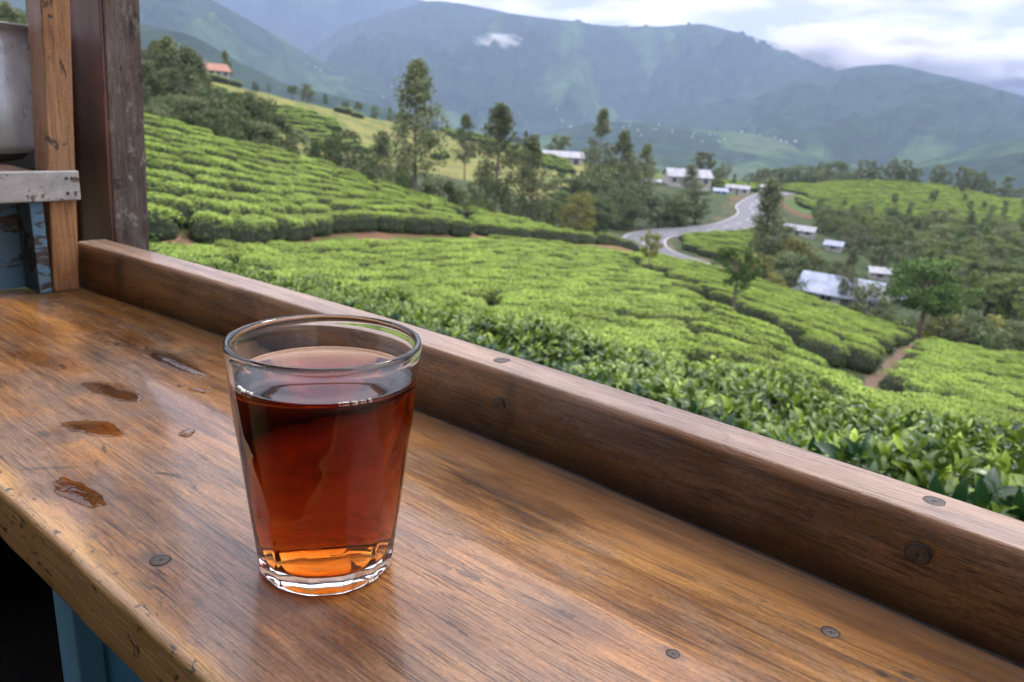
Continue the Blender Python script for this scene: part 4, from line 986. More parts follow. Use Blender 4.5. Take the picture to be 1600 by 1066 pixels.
    if pits is not None:          # small knocks along the worn front edge
        pn = t.noise(t.n('ShaderNodeMapping', {'Vector': tcn, 'Scale': (150, 240, 240)}).outputs[0], 1.0, 3, 0.6)
        e = t.math('MULTIPLY', t.ramp(pn, [(0.60, 0.0), (0.66, 0.9)]), t.ramp(t.math('ABSOLUTE', t.math('SUBTRACT', sepc.outputs[1], pits)), [(0.004, 1.0), (0.016, 0.0)]))
        col = t.mix(e, col, (0.028, 0.016, 0.010))
    if arris is not None:         # the rubbed upper corner of the rail
        zz_ = t.math('ADD', sepc.outputs[2], t.math('MULTIPLY', t.math('SUBTRACT', g2, 0.5), 0.003))
        e = t.math('MULTIPLY', t.ramp(t.math('ABSOLUTE', t.math('SUBTRACT', zz_, arris)), [(0.0007, 0.85), (0.0017, 0.0)]), t.ramp(g1, [(0.35, 0.3), (0.6, 1.0)]))
        col = t.mix(e, col, (0.50, 0.30, 0.17))
    if grey_top_z is not None:      # upper face coloured greyer, broken up by noise
        e = t.ramp(t.math('SUBTRACT', sepc.outputs[2], grey_top_z), [(0.0, 0.0), (0.0012, 0.8)])
        e = t.math('MULTIPLY', e, t.ramp(gn, [(0.30, 0.45), (0.60, 1.0)]))
        col = t.mix(e, col, t.mix(1.0, (0.30, 0.275, 0.26), t.ramp(f, [(0.28, 0.28), (0.60, 1.15)]), 'MULTIPLY'))
    if lichen:
        ln = t.noise(t.n('ShaderNodeMapping', {'Vector': tcn, 'Scale': (90, 90, 55)}).outputs[0], 1.0, 5, 0.7); zf = t.ramp(t.math('MULTIPLY_ADD', sepc.outputs[2], -2.2, 0.6), [(0.0, 0.35), (0.6, 1.0)])
        lm = t.math('MULTIPLY', t.ramp(ln, [(0.56, 0.0), (0.66, lichen)]), zf); col = t.mix(lm, col, (0.34, 0.33, 0.27))
    h = t.math('ADD', t.math('MULTIPLY', g2, 0.5), t.math('MULTIPLY', t.ramp(pores, [(0.28, 0.0), (0.45, 1.0)]), 0.8))
    h = t.math('ADD', h, t.math('MULTIPLY', g1, 0.8)); h = t.math('SUBTRACT', h, t.math('MULTIPLY', dm, 1.2)); h = t.math('ADD', h, t.math('MULTIPLY', sub, 0.25))
    st = bump if wetmask is None else t.math('MULTIPLY', t.math('SUBTRACT', 1.0, t.math('MULTIPLY', wetmask, 0.6)), bump)
    cw = t.math('MULTIPLY', t.ramp(gn, [(0.35, 1.0), (0.62, 0.45)]), coat)
    return t.done(t.bsdf(Base_Color=col, Roughness=rg, Specular_IOR_Level=spec, Coat_Weight=cw, Coat_Roughness=0.13, Normal=t.bump(h, st, 0.0009)))

DK = (0.03, 0.022, 0.018)
# (x, y, rx, ry, angle, amount, colour, softness)
counter_stains_shade = [(-0.275, 0.125, 0.010, 0.006, 0.2, 0.75, DK, 0.9), (-0.291, 0.109, 0.008, 0.006, 0.0, 0.55, (0.10, 0.06, 0.035), 0.6), (-0.262, 0.113, 0.016, 0.0016, 0.35, 0.8, DK, 0.6),
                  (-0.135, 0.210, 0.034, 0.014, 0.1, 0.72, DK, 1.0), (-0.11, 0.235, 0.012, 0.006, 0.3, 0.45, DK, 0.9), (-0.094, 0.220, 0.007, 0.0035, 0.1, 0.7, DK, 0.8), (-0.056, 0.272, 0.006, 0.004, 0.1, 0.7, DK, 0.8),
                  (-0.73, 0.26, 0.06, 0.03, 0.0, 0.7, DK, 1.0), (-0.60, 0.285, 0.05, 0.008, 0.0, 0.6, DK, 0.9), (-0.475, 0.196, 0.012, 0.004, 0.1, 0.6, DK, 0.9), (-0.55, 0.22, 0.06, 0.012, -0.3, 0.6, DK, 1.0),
                  (-0.165, 0.150, 0.045, 0.030, 0.0, 0.6, (0.05, 0.024, 0.012), 1.0), (-0.43, 0.14, 0.008, 0.004, 0.2, 0.7, DK, 0.7), (-0.385, 0.128, 0.02, 0.0022, 0.9, 0.6, DK, 0.7),  # large brown blob is the soft shadow of the glass painted into the wood
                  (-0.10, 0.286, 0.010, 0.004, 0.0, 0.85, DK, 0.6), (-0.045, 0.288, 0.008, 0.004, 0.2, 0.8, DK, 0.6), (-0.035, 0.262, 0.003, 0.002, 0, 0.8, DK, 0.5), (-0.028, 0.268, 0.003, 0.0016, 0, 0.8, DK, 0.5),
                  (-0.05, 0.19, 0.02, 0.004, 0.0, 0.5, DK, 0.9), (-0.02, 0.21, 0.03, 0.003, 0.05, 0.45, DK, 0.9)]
counter_wet = [(-0.42, 0.1625, 0.020, 0.0075, 0.62, 0.6), (-0.352, 0.1255, 0.019, 0.0055, 0.12, 0.7), (-0.47, 0.195, 0.034, 0.010, 0.1, 0.8), (-0.50, 0.25, 0.05, 0.008, 0.0, 0.75), (-0.40, 0.21, 0.06, 0.02, 0.1, 0.35), (-0.62, 0.26, 0.10, 0.03, 0.0, 0.55), (-0.55, 0.19, 0.05, 0.012, 0.3, 0.6)]
WOOD_TOP = wood('counter_wood', (0.026, 0.012, 0.006), (0.18, 0.082, 0.027), (0.46, 0.235, 0.075), 0, (0.22, 0.48), counter_stains_shade, counter_wet, grey=(0.215, 0.165, 0.130), grey_amt=0.6, edge_y=0.103, edge_col=(0.56, 0.31, 0.085), pits=0.104, zone=0.268, warm=(0.46, 0.185, 0.035), bump=0.6, coat=0.9, sat=1.02, val=0.93)
rail_stains = [(-0.249, 0.312, 0.006, 0.06, 0, 0.6, DK, 0.8), (-0.685, 0.297, 0.012, 0.05, 0, 0.65, DK, 0.8), (-0.036, 0.318, 0.010, 0.012, 0, 0.5, DK, 1.0), (-0.37, 0.33, 0.012, 0.010, 0, 0.6, DK, 0.9), (-0.25, 0.325, 0.014, 0.008, 0.3, 0.4, DK, 1.0)]
WOOD_RAIL = wood('rail_wood', (0.040, 0.021, 0.009), (0.135, 0.073, 0.028), (0.28, 0.16, 0.062), 0, (0.26, 0.5), rail_stains, (), grey=(0.25, 0.20, 0.17), grey_amt=0.35, grey_top_z=0.0409, arris=0.0410, dark_foot_z=0.004, coat=0.35, bump=0.7, val=1.08, speck=0.7)
WOOD_STUD = wood('stud_wood', (0.11, 0.045, 0.016), (0.26, 0.115, 0.040), (0.38, 0.19, 0.07), 2, (0.4, 0.65), grey_amt=0.25, bump=0.6)
WOOD_POST = wood('post_wood', (0.035, 0.023, 0.016), (0.085, 0.058, 0.042), (0.145, 0.105, 0.078), 2, (0.5, 0.8), grey=(0.16, 0.13, 0.12), grey_amt=0.6, lichen=0.75, bump=0.8)
WOOD_RED = wood('red_brown_wood', (0.035, 0.010, 0.006), (0.085, 0.026, 0.014), (0.14, 0.050, 0.026), 2, (0.35, 0.6), grey=(0.07, 0.035, 0.03), grey_amt=0.4, bump=0.4)
WOOD_SHELF = wood('shelf_wood', (0.09, 0.05, 0.03), (0.20, 0.12, 0.08), (0.3, 0.2, 0.14), 1, (0.35, 0.6), grey_amt=0.5, bump=0.5)
DARKWOOD_SHADE = plain('dark_wood_shade', (0.010, 0.010, 0.011), 0.85, 0.4, 12)  # near-black colour paints in the gloom under the counter; ledge and floor share it

def painted(name, paint, under, amount=0.5, scale=40, streak=(1, 1, 1), rough=0.5, dirt=0.5):
    t = NT(name); v = t.coord('Object', streak); n = t.noise(v, scale, 6, 0.68, 0.4); b = t.noise(v, scale*0.22, 4, 0.6)
    f = t.math('ADD', n, t.math('MULTIPLY', t.math('SUBTRACT', b, 0.5), 0.7))
    m = t.ramp(f, [(amount-0.03, 1.0), (amount+0.02, 0.0)])
    p = t.mix(t.ramp(t.noise(v, scale*0.5, 5, 0.6), [(0.35, 0.0), (0.75, dirt)]), paint, tuple(c*0.45 for c in paint))
    c = t.mix(m, p, t.mix(t.ramp(t.noise(v, scale*3, 3), [(0.35, 0.0), (0.65, 1.0)]), under, tuple(x*0.4 for x in under)))
    return t.done(t.bsdf(Base_Color=c, Roughness=rough, Normal=t.bump(t.math('SUBTRACT', t.math('MULTIPLY', n, 0.4), m), 0.5, 0.0006)))
BLUE = painted('blue_paint', (0.045, 0.20, 0.34), (0.05, 0.035, 0.025), 0.36, 45, (1, 1, 0.35), 0.45)
BLUE_DIM = painted('worn_blue_paint', (0.09, 0.19, 0.26), (0.05, 0.035, 0.025), 0.38, 55, (1, 0.5, 1), 0.6, 0.6)
BLUE_PALE = painted('pale_blue_paint', (0.13, 0.32, 0.44), (0.06, 0.05, 0.04), 0.36, 60, (1, 1, 0.3), 0.5)
WHITE_FLAKE = painted('worn_grey_metal', (0.40, 0.39, 0.37), (0.17, 0.10, 0.065), 0.385, 170, (1, 0.6, 1), 0.42, 0.8)

RU = np.array([-0.6, -0.3, -0.003, 0.038, 0.093, 0.129, 0.169, 0.217, 0.267, 0.319, 0.526, 0.685, 0.751, 0.80])
RV = np.array([0.262, 0.281, 0.2989, 0.3026, 0.3056, 0.3075, 0.3094, 0.3112, 0.3118, 0.3122, 0.3035, 0.2953, 0.290, 0.287])
cf = np.polyfit(RU, RV, 4)
rail_v = lambda u: np.polyval(cf, u)

def counter_top():
    xs = np.linspace(-0.80, 0.60, 281); prof = []
    r = 0.0038
    prof.append((0.345, 0.0)); prof += [(0.20, 0.0), (0.125, 0.0), (0.1025+r*1.15, 0.0)]
    for k in range(7):
        a = math.pi/2*k/6; prof.append((0.1025+r-r*math.sin(a), -r+r*math.cos(a)))
    prof += [(0.1025, -r*1.2), (0.1018, -0.017), (0.1021, -0.0262)]
    for k in range(4):
        a = math.pi/2*k/3; prof.append((0.1022+0.003-0.003*math.cos(a), -0.027-0.003*math.sin(a)))
    prof += [(0.345, -0.030)]
    V = []
    for x in xs:
        e = 0.0014*float(fbm(x*18, 3.3, 4)); e2 = 0.0012*float(fbm(x*40, 8.3, 3))
        for (y, z) in prof:
            w = max(0, 1-abs(y-0.1025)/0.012); V.append((x, y+e*w, z+(e2*w if z > -0.01 else 0)))
    n = len(prof); V = np.array(V); i = np.arange(len(xs)-1)[:, None]*n; j = np.arange(n)[None]
    Fc = np.stack([i+j, i+n+j, i+n+(j+1) % n, i+(j+1) % n], -1).reshape(-1, 4)
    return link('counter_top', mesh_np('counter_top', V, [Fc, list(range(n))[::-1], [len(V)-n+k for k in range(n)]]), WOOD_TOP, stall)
ctop = counter_top()
RH, RT_ = 0.0425, 0.0255
def rail_part():
    xs = np.linspace(-0.756, 0.60, 260); V = []; r = 0.0018
    for x in xs:
        v = float(rail_v(-x)); e = 0.0006*float(fbm(x*30, 1.3, 4)); e3 = 0.0010*float(fbm(x*11, 7.7, 3)); lean = 0.004
        pr = [(0, 0.0013), (lean*0.9, RH-r-0.003), (lean*0.97, RH-r-0.0006)]
        for k in range(1, 5):
            a = math.pi/2*k/4; pr.append((lean+r-r*math.cos(a)+e, RH-r+r*math.sin(a)+e3*(1-k/4)))
        pr += [(lean+r*1.25+e, RH), (lean+RT_/2, RH+0.0002), (lean+RT_-r, RH)]
        for k in range(0, 4):
            a = math.pi/2*k/3; pr.append((lean+RT_-r*0.7+r*0.7*math.sin(a), RH-r*0.7+r*0.7*math.cos(a)))
        pr += [(lean+RT_, -0.06), (0, -0.06)] if False else [(lean+RT_, RH-r*1.2), (lean+RT_, 0.0004)]
        V += [(x, v+a, z) for a, z in pr]; n = len(pr)
    V = np.array(V); i = np.arange(len(xs)-1)[:, None]*n; j = np.arange(n)[None]
    Fc = np.stack([i+j, i+n+j, i+n+(j+1) % n, i+(j+1) % n], -1).reshape(-1, 4)
    return link('rail', mesh_np('rail', V, [Fc, list(range(n))[::-1], [len(V)-n+k for k in range(n)]]), WOOD_RAIL, stall)
rail = rail_part()

# screws: countersunk heads with a dark ring around them
STEEL = plain('old_steel', (0.075, 0.060, 0.048), 0.55, 0.5, 900, 0.3)
BLACK = plain('black_gap', (0.012, 0.010, 0.009), 0.7, 0.2, 100)
def screw_mesh():
    n = 24; V = []; Fc = []; mi = []
    prof = [(0.0056, -0.0010, 1), (0.0056, 0.00012, 1), (0.0049, 0.00018, 0), (0.0047, 0.00030, 0), (0.0025, 0.00036, 0), (0.0009, 0.00036, 1), (0.0007, 0.0002, 1)]
    for r, z, m_ in prof:
        for j in range(n):
            a = 2*math.pi*j/n; V.append((r*math.cos(a)*(1+0.05*math.sin(3*a+r*900)), r*math.sin(a), z))
    for i in range(len(prof)-1):
        for j in range(n):
            Fc.append((i*n+j, i*n+(j+1) % n, (i+1)*n+(j+1) % n, (i+1)*n+j)); mi.append(prof[i][2] if i != 2 else 0)
    Fc.append(tuple((len(prof)-1)*n+j for j in range(n))); mi.append(1)
    me = bpy.data.meshes.new('screw'); me.from_pydata(V, [], Fc); me.materials.append(STEEL); me.materials.append(BLACK); me.polygons.foreach_set('material_index', mi); me.polygons.foreach_set('use_smooth', [True]*len(Fc)); return me
SCREW = screw_mesh()
def screw(parent, loc, rot=(0, 0, 0), s=1.0):
    o = link('screw', SCREW, None, parent); o.location = loc; o.rotation_euler = rot; o.scale = (s, s, s); return o
screw(ctop, (-0.273, 0.125, 0.0), (0, 0, 0.4), 0.72); screw(ctop, (-0.056, 0.273, 0.0), (0, 0, 1.4), 0.62); screw(ctop, (-0.094, 0.220, 0.0), (0, 0, 2.4), 0.45)
for u, dvv, s in ((0.039, 0.019, 0.85), (0.268, 0.017, 0.95)): screw(rail, (-u, float(rail_v(u))+dvv, RH), (0, 0, u*9), s)
for u, z, s in ((0.038, 0.0265, 0.85), (0.256, 0.022, 0.85)): screw(rail, (-u, float(rail_v(u))+0.002, z), (math.pi/2+0.08, 0, 0), s)

# left end: stud, corner post, boards, shelf
def leaning(name, x0, x1, y0, y1, z0, z1, lean, mat, bev=0.0015, **k):
    mb = MB(); seg = 14; zs = np.linspace(z0, z1, seg)
    V = []
    for z in zs:
        for (x, y) in ((x0, y0), (x1, y0), (x1, y1), (x0, y1)):
            V.append((x+0.0008*float(fbm(z*9+x*50, y*60, 3)), y+lean*z+0.0008*float(fbm(z*8+y*70, x*40, 3)), z))
    Fs = [(i*4+j, i*4+(j+1) % 4, (i+1)*4+(j+1) % 4, (i+1)*4+j) for i in range(seg-1) for j in range(4)]+[(3, 2, 1, 0), tuple((seg-1)*4+j for j in range(4))]
    mb.add(V, Fs); return mb.build(name, mat, stall, bevel=bev, **k)
leaning('stud', -0.776, -0.745, 0.2655, 0.2880, 0.0, 1.0, 0.062, WOOD_STUD)
post = leaning('corner_post', -0.93, -0.773, 0.3345, 0.3690, -1.05, 1.0, 0.034, WOOD_POST, 0.002)
# the post's inner side is faced with dark red boards
leaning('lining_board', -0.845, -0.7735, 0.3310, 0.3342, -0.01, 1.0, 0.034, WOOD_RED, 0.0008)
leaning('lining_board', -0.93, -0.8455, 0.3265, 0.3340, -0.01, 1.0, 0.034, WOOD_RED, 0.0008)
def bx(name, b, mat, bev=0.001, parent=None, **k): return MB().box(*b).build(name, mat, parent or stall, bevel=bev, **k)
fb = bx('shelf_front', (-0.7435, -0.7385, -0.35, 0.2945, 0.0825, 0.1085), WHITE_FLAKE, 0.0012)
for y, z in ((0.2835, 0.1020), (0.2835, 0.0890), (0.288, 0.1018), (0.16, 0.100), (0.16, 0.089)):
    s_ = screw(fb, (-0.7383, y, z), (0, math.pi/2, 0), 0.28)
bx('shelf_board', (-1.06, -0.7437, -0.35, 0.2650, 0.0985, 0.1075), WOOD_SHELF)
bx('ledge', (-1.02, -0.99, 0.18, 0.42, 0.085, 0.125), DARKWOOD_SHADE, 0.003)
bx('back_panel', (-0.785, -0.779, -0.35, 0.2640, 0.0005, 0.098), BLUE_DIM, 0.0006)
bx('side_panel', (-0.7785, -0.7460, 0.2545, 0.2652, 0.0005, 0.0823), BLUE_DIM, 0.0006)
# under the counter
bx('front_panel', (-0.335, 0.58, 0.1230, 0.1290, -1.0, -0.0305), BLUE, 0.0008)
bx('leg', (-0.358, -0.3352, 0.1120, 0.1400, -1.03, -0.0305), BLUE_PALE, 0.0012)
bx('back_boarding', (-0.80, 0.58, 0.3220, 0.3300, -1.03, -0.0305), DARKWOOD_SHADE, 0.0008)
bx('end_boarding', (-0.80, -0.79, -0.3, 0.3215, -1.03, -0.0305), DARKWOOD_SHADE, 0.0008)
bx('low_shelf', (-0.789, -0.36, 0.10, 0.3215, -0.212, -0.200), DARKWOOD_SHADE, 0.001)
bx('floor', (-1.0, 3.2, -1.62, 0.40, -1.06, -1.031), DARKWOOD_SHADE, 0.001)

bx('roof', (-1.15, 3.2, -1.7, 0.12, 1.0, 1.03), WOOD_RED, 0.002)  # unseen stall roof; front edge set back to let light onto the counter
bx('rear_boarding', (-1.0, 3.2, -1.62, -1.60, -1.03, 0.999), WOOD_RED, 0.002)

# ------------------------------------------------------------------ the tea glass
def world_of(x, y, z=0.0): return stall_m @ Vector((x, y, z))
stall_m = Matrix.Translation((0, 0, STALL_Z)) @ Matrix.Rotation(-math.atan2(0.62362, 0.78172), 4, 'Z')
def glass_mat():
    t = NT('clear_glass'); n = t.noise(t.coord('Object', (1, 1, 0.35)), 60, 2)
    return t.done(t.bsdf(Base_Color=(0.97, 0.985, 0.98), Roughness=0.012, IOR=1.5, Transmission_Weight=1.0, Normal=t.bump(n, 0.05, 0.002)))
def tea_mat():
    t = NT('black_tea'); s = t.n('ShaderNodeBsdfGlass', {'Color': (1, 1, 1, 1), 'Roughness': 0.0, 'IOR': t.attr('refraction')}).outputs[0]; t.link(s, t.out.inputs[0])
    v = t.n('ShaderNodeVolumeAbsorption', {'Color': (0.845, 0.56, 0.06, 1), 'Density': 146.0}); t.link(v.outputs[0], t.out.inputs[1]); return t.m
GLASS, TEAM = glass_mat(), tea_mat()
g_ = world_of(-0.227, 0.1718)
glass = empty('tea_glass', tuple(g_), 0.35, label='small faceted glass full of dark red black tea on the counter', category='glass')
glass.scale = (1, 1, 1.03)
GH, NF, NA = 0.0922, 13, 156
def r_out(z): return np.interp(z, [0, 0.002, 0.006, 0.030, 0.060, 0.078, 0.0865, 0.0900, GH], [0.0258, 0.0268, 0.0274, 0.0302, 0.0334, 0.0351, 0.0357, 0.03635, 0.0358])
th = np.arange(NA)*2*math.pi/NA
prof = [(0.0, 0.0012), (0.012, 0.0011), (0.020, 0.0009), (0.0235, 0.0001), (0.0250, 0.0)]
zo = [0.0010, 0.0025, 0.0045, 0.008, 0.013, 0.019, 0.026, 0.033, 0.040, 0.046, 0.050, 0.053, 0.056, 0.059, 0.062, 0.066, 0.071, 0.076, 0.081, 0.085, 0.0868, 0.0882, 0.0898, 0.0910, 0.0919]
prof += [(float(r_out(z)), z) for z in zo]
def r_in(z): return float(r_out(z))-np.interp(z, [0.008, 0.02, 0.06, 0.085, 0.092], [0.0030, 0.0027, 0.0024, 0.0022, 0.0026])
nin = len(prof)
TZ = 0.0788
prof += [(0.0350, GH), (0.0343, 0.0919), (0.0337, 0.0910)] + [(r_in(z), z) for z in (0.0895, 0.087, 0.083, 0.0805, TZ+0.0004)]
V = []
for k, (r, z) in enumerate(prof):
    rr = np.full(NA, r)
    if k < nin and r > 0.02:
        a = (th % (2*math.pi/NF))-math.pi/NF; flat = math.cos(math.pi/NF)/np.cos(a)
        ztop = 0.0605-0.010*(np.abs(a)/(math.pi/NF))**2; w = np.clip((ztop-z)/0.0035, 0, 1); w = w*w*(3-2*w)*np.clip(z/0.0015, 0.5, 1)*np.interp(z, [0.010, 0.020], [1.0, 0.4])
        rr = r*(1-w)+r*(flat*1.004)*w
    V.append(np.stack([rr*np.cos(th), rr*np.sin(th), np.full(NA, z)], 1))
V = np.vstack(V); n = NA; i = np.arange(len(prof)-1)[:, None]*n; j = np.arange(n)[None]
Fc = np.stack([i+j, i+(j+1) % n, i+n+(j+1) % n, i+n+j], -1).reshape(-1, 4)
# weld the two poles
V[:n] = [0, 0, prof[0][1]]
gb = link('glass_body', mesh_np('glass_body', V, Fc), GLASS, glass)
import bmesh
bm = bmesh.new(); bm.from_mesh(gb.data); bmesh.ops.remove_doubles(bm, verts=bm.verts, dist=1e-6); bmesh.ops.recalc_face_normals(bm, faces=bm.faces); bm.to_mesh(gb.data); bm.free()
# the tea fills the glass: its wall is the glass-to-tea boundary, its top the tea-to-air one
tp = [(0.0, 0.0066), (0.008, 0.0066), (0.016, 0.0067), (r_in(0.0095)-0.0034, 0.0071), (r_in(0.0095)-0.0010, 0.0080)]
tp += [(r_in(z), z) for z in (0.0096, 0.0130, 0.018, 0.026, 0.036, 0.046, 0.056, 0.066, 0.074, TZ+0.0004)]
nside = len(tp)
tp += [(r_in(TZ)-0.0005, TZ-0.0001), (r_in(TZ)-0.0014, TZ-0.0004), (r_in(TZ)-0.003, TZ-0.0006), (0.015, TZ-0.0006), (0, TZ-0.0006)]
tb = MB().lathe(tp, NA); tea = tb.build('tea', TEAM, glass, True)
bm = bmesh.new(); bm.from_mesh(tea.data); bmesh.ops.remove_doubles(bm, verts=bm.verts, dist=1e-6); bmesh.ops.recalc_face_normals(bm, faces=bm.faces); bm.to_mesh(tea.data); bm.free()
av = tea.data.attributes.new('refraction', 'FLOAT', 'FACE')
av.data.foreach_set('value', [1.333 if p.center.z > TZ-0.0007 and p.normal.z > 0.3 else 1.333/1.5 for p in tea.data.polygons])
FOAM = plain('foam', (0.85, 0.80, 0.72), 0.3, 0.05, 50)
mb = MB(); gq = np.random.default_rng(4)
for c in (-2.45, -1.02):                     # direction towards the camera side of the rim, left and right
    for k in range(16):
        a = c+gq.normal(0, 0.09)-0.35; r = r_in(TZ)-0.0011-abs(gq.normal(0, 0.0005)); s = gq.uniform(0.0003, 0.0007)
        lat = [(s*math.sin(math.pi*q/5), -s*math.cos(math.pi*q/5)) for q in range(6)]; mb.lathe(lat, 8, (r*math.cos(a), r*math.sin(a)), TZ-0.0004)
mb.build('bubbles', FOAM, glass, True, kind='stuff')

# ------------------------------------------------------------------ the aluminium pot on the shelf
def metal_mat():
    t = NT('scuffed_aluminium'); v = t.coord('Object'); n = t.noise(t.coord('Object', (1, 1, 0.2)), 300, 4, 0.6); b = t.noise(v, 30, 5, 0.65)
    c = t.ramp(b, [(0.3, (0.56, 0.57, 0.59)), (0.7, (0.86, 0.87, 0.89))]); spots = t.ramp(t.noise(v, 140, 3), [(0.66, 0.0), (0.72, 0.5)]); c = t.mix(spots, c, (0.85, 0.85, 0.85))
    return t.done(t.bsdf(Base_Color=c, Metallic=0.5, Roughness=t.ramp(b, [(0.3, 0.22), (0.7, 0.4)]), Normal=t.bump(t.math('ADD', t.math('MULTIPLY', b, 2.0), n), 0.25, 0.0015)))
ALU = metal_mat(); SOOT = plain('soot', (0.02, 0.018, 0.016), 0.7, 0.4, 40)
pot = empty('metal_pot', tuple(world_of(-0.880, 0.2490, 0.1076)), 0, label='scuffed aluminium pot with flared rim on the grey-edged shelf', category='pot')
PR = 0.0665; mb = MB()
mb.lathe([(PR-0.012, 0.0085), (PR-0.004, 0.0125), (PR, 0.018), (PR+0.0005, 0.05), (PR-0.0005, 0.090), (PR-0.0015, 0.108), (PR-0.0025, 0.114), (PR-0.001, 0.118), (PR+0.003, 0.1205), (PR+0.0065, 0.1215), (PR+0.0072, 0.1225), (PR+0.0065, 0.1235), (PR+0.002, 0.1228), (PR-0.003, 0.1200), (PR-0.005, 0.112), (PR-0.0035, 0.09), (PR-0.003, 0.03), (PR-0.008, 0.016), (0.0, 0.014)], 96)
mb.build('pot_body', ALU, pot, True)
MB().lathe([(0.0, 0.0), (PR-0.024, 0.0), (PR-0.018, 0.002), (PR-0.0125, 0.0084), (0, 0.0084)], 64).build('pot_base', SOOT, pot, True)

# ------------------------------------------------------------------ spills and drops on the counter
def water_mat(name, col, dens):      # a thin film of liquid: what lies under it shows through, the sky glints on it
    t = NT(name); n = t.noise(t.coord('Object'), 260, 2); nb = t.bump(n, 0.25, 0.0006)
    fr = t.n('ShaderNodeFresnel', {'IOR': 1.36, 'Normal': nb}).outputs[0]
    a = t.n('ShaderNodeBsdfTransparent', {'Color': (*col, 1)}).outputs[0]; b = t.n('ShaderNodeBsdfGlossy', {'Color': (1, 1, 1, 1), 'Roughness': 0.04, 'Normal': nb}).outputs[0]
    return t.done(t.n('ShaderNodeMixShader', {0: fr, 1: a, 2: b}).outputs[0])
WATER = water_mat('water', (0.80, 0.76, 0.72), 0); TEAW = water_mat('tea_spill', (0.90, 0.74, 0.50), 0)
def puddle(name, u, v, rx, ry, ang, h, mat, label, seed, cat):
    g = np.random.default_rng(seed); n = 64; rings = [1.0, 0.985, 0.95, 0.88, 0.7, 0.4, 0.0]; V = []
    a = np.arange(n)*2*math.pi/n; k = np.clip(1+0.75*fbm(np.cos(a)*1.1+seed, np.sin(a)*1.1+seed*2, 4), 0.5, 1.5)
    for q in rings:
        x = 1.15*rx*q*k*np.cos(a); y = 1.45*ry*q*k*np.sin(a)+0.12*ry*np.sin(1.6*x/rx+seed); zz = h*(1-q**6)**0.6
        V.append(np.stack([x, y, np.full(n, zz)], 1))
    V = np.vstack(V); i = np.arange(len(rings)-1)[:, None]*n; j = np.arange(n)[None]
    Fc = np.stack([i+j, i+(j+1) % n, i+n+(j+1) % n, i+n+j], -1).reshape(-1, 4)
    V[:, 2] += 0.00005
    me = mesh_np(name, V, [Fc]); bm = bmesh.new(); bm.from_mesh(me); bmesh.ops.remove_doubles(bm, verts=bm.verts, dist=1e-7); bm.to_mesh(me); bm.free()
    o = link(name, me, mat, label=label, category=cat); w = world_of(-u, v, 0.0); o.location = w; o.rotation_euler = (0, 0, ang+math.radians(-38.58)); return o
puddle('spill', 0.420, 0.1615, 0.0175, 0.0055, 0.62, 0.0005, TEAW, 'amber tea spill on the counter left of the glass', 3, 'spill')
puddle('spill', 0.352, 0.1255, 0.0170, 0.0045, 0.10, 0.0005, TEAW, 'long dark wet spill near the front edge of the counter', 5, 'spill')
puddle('spill', 0.500, 0.2480, 0.0300, 0.0040, 0.05, 0.0005, WATER, 'thin wet streak on the counter just behind the glass', 8, 'spill')
puddle('spill', 0.470, 0.1930, 0.0180, 0.0045, 0.20, 0.0005, WATER, 'dark wet patch on the counter beyond the amber spill', 12, 'spill')
puddle('water_drop', 0.381, 0.1940, 0.0040, 0.0030, 0.3, 0.0011, WATER, 'bright single water drop between the amber spill and the glass', 15, 'drop')
puddle('water_drop', 0.438, 0.2330, 0.0060, 0.0022, 0.2, 0.0009, WATER, 'small flat water drop left of the glass rim', 18, 'drop')
puddle('water_drop', 0.452, 0.2290, 0.0022, 0.0016, 0.2, 0.0007, WATER, 'tiny water drop beside the small flat drop', 21, 'drop')

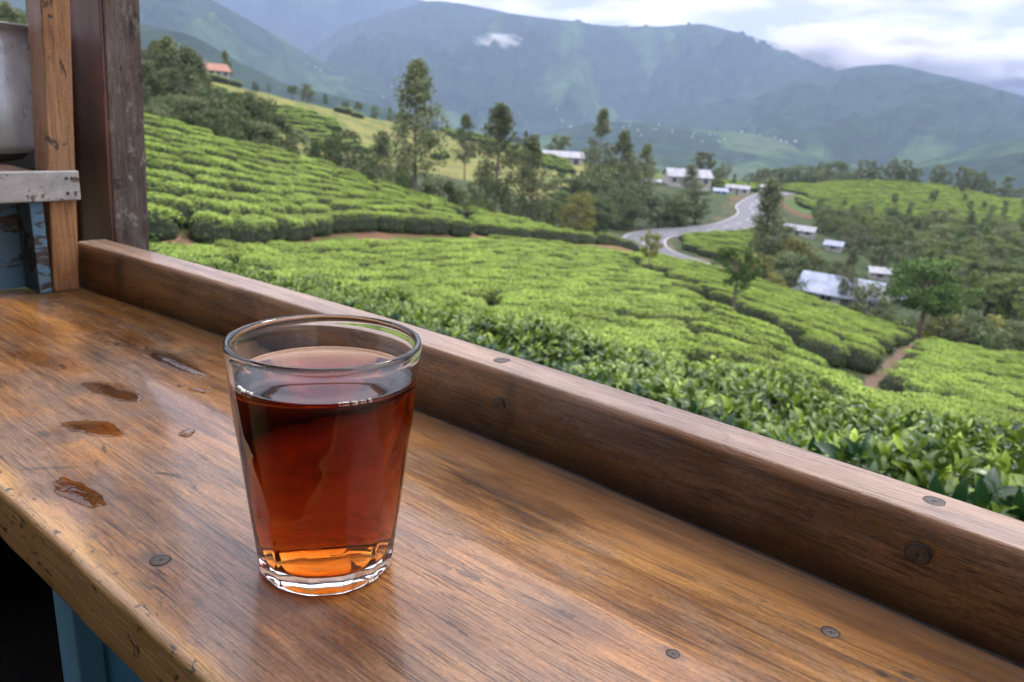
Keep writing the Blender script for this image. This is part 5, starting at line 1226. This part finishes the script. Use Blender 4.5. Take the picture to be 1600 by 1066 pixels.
# ------------------------------------------------------------------ air between here and the mountains
def haze_box():
    t = NT('haze'); v = t.n('ShaderNodeVolumePrincipled'); v.inputs['Color'].default_value = (0.49, 0.64, 1.0, 1); v.inputs['Density'].default_value = 1.45e-4; v.inputs['Anisotropy'].default_value = 0.0
    t.link(v.outputs[0], t.out.inputs[1])
    zmin = min(-152.0, -151)-6; 
    zs = [M_[..., 2].max() for M_ in MT.values()]; zt = max(max(zs)+20, 760)
    mb = MB().box(-6200, 6200, -900, 6600, zmin-40, zt); o = mb.build('haze', t.m, None, kind='stuff', label='pale blue mountain haze'); return o
haze_box()

# cloud resting on the ridges
def cloud_mat():
    t = NT('cloud_vapour'); v = t.n('ShaderNodeTexCoord').outputs['Object']
    r = t.n('ShaderNodeVectorMath', {0: v}, operation='LENGTH').outputs['Value']; oi = t.n('ShaderNodeObjectInfo')
    off = t.n('ShaderNodeVectorMath', {0: v, 1: oi.outputs['Location']}, operation='ADD').outputs[0]
    n = t.noise(off, 2.1, 5, 0.6, 0.3)
    d = t.math('SUBTRACT', t.math('MULTIPLY_ADD', n, 2.6, -0.55), r); d = t.math('MULTIPLY', t.math('MAXIMUM', d, 0.0), 0.05)
    d = t.math('MINIMUM', d, 0.02)
    p = t.n('ShaderNodeVolumeScatter', {'Color': (1, 1, 1, 1), 'Density': d, 'Anisotropy': 0.2}); t.link(p.outputs[0], t.out.inputs[1]); return t.m
CLOUD = cloud_mat()
bm = bmesh.new(); bmesh.ops.create_icosphere(bm, subdivisions=3, radius=1.0); cme = bpy.data.meshes.new('cloud'); bm.to_mesh(cme); bm.free(); cme.materials.append(CLOUD)
for px, py, D, wx, wz, lab in [(1285, 82, 3500, 130, 42, 'white cloud wisp lying on the saddle of the ridge'), (1400, 88, 4300, 190, 46, 'white cloud bank behind the right-hand ridge'), (1560, 108, 4500, 170, 50, 'low white cloud at the right end of the ridge'), (782, 66, 2950, 46, 15, 'small wisp of cloud on the middle of the mountain')]:
    p = P(px, py, D); k = D/1200
    o = link('cloud', cme, kind='stuff', label=lab); o.location = p; o.scale = (wx*k, wx*k*0.5, wz*k); o.rotation_euler = (0, 0, -math.atan2(p[0], p[1]))
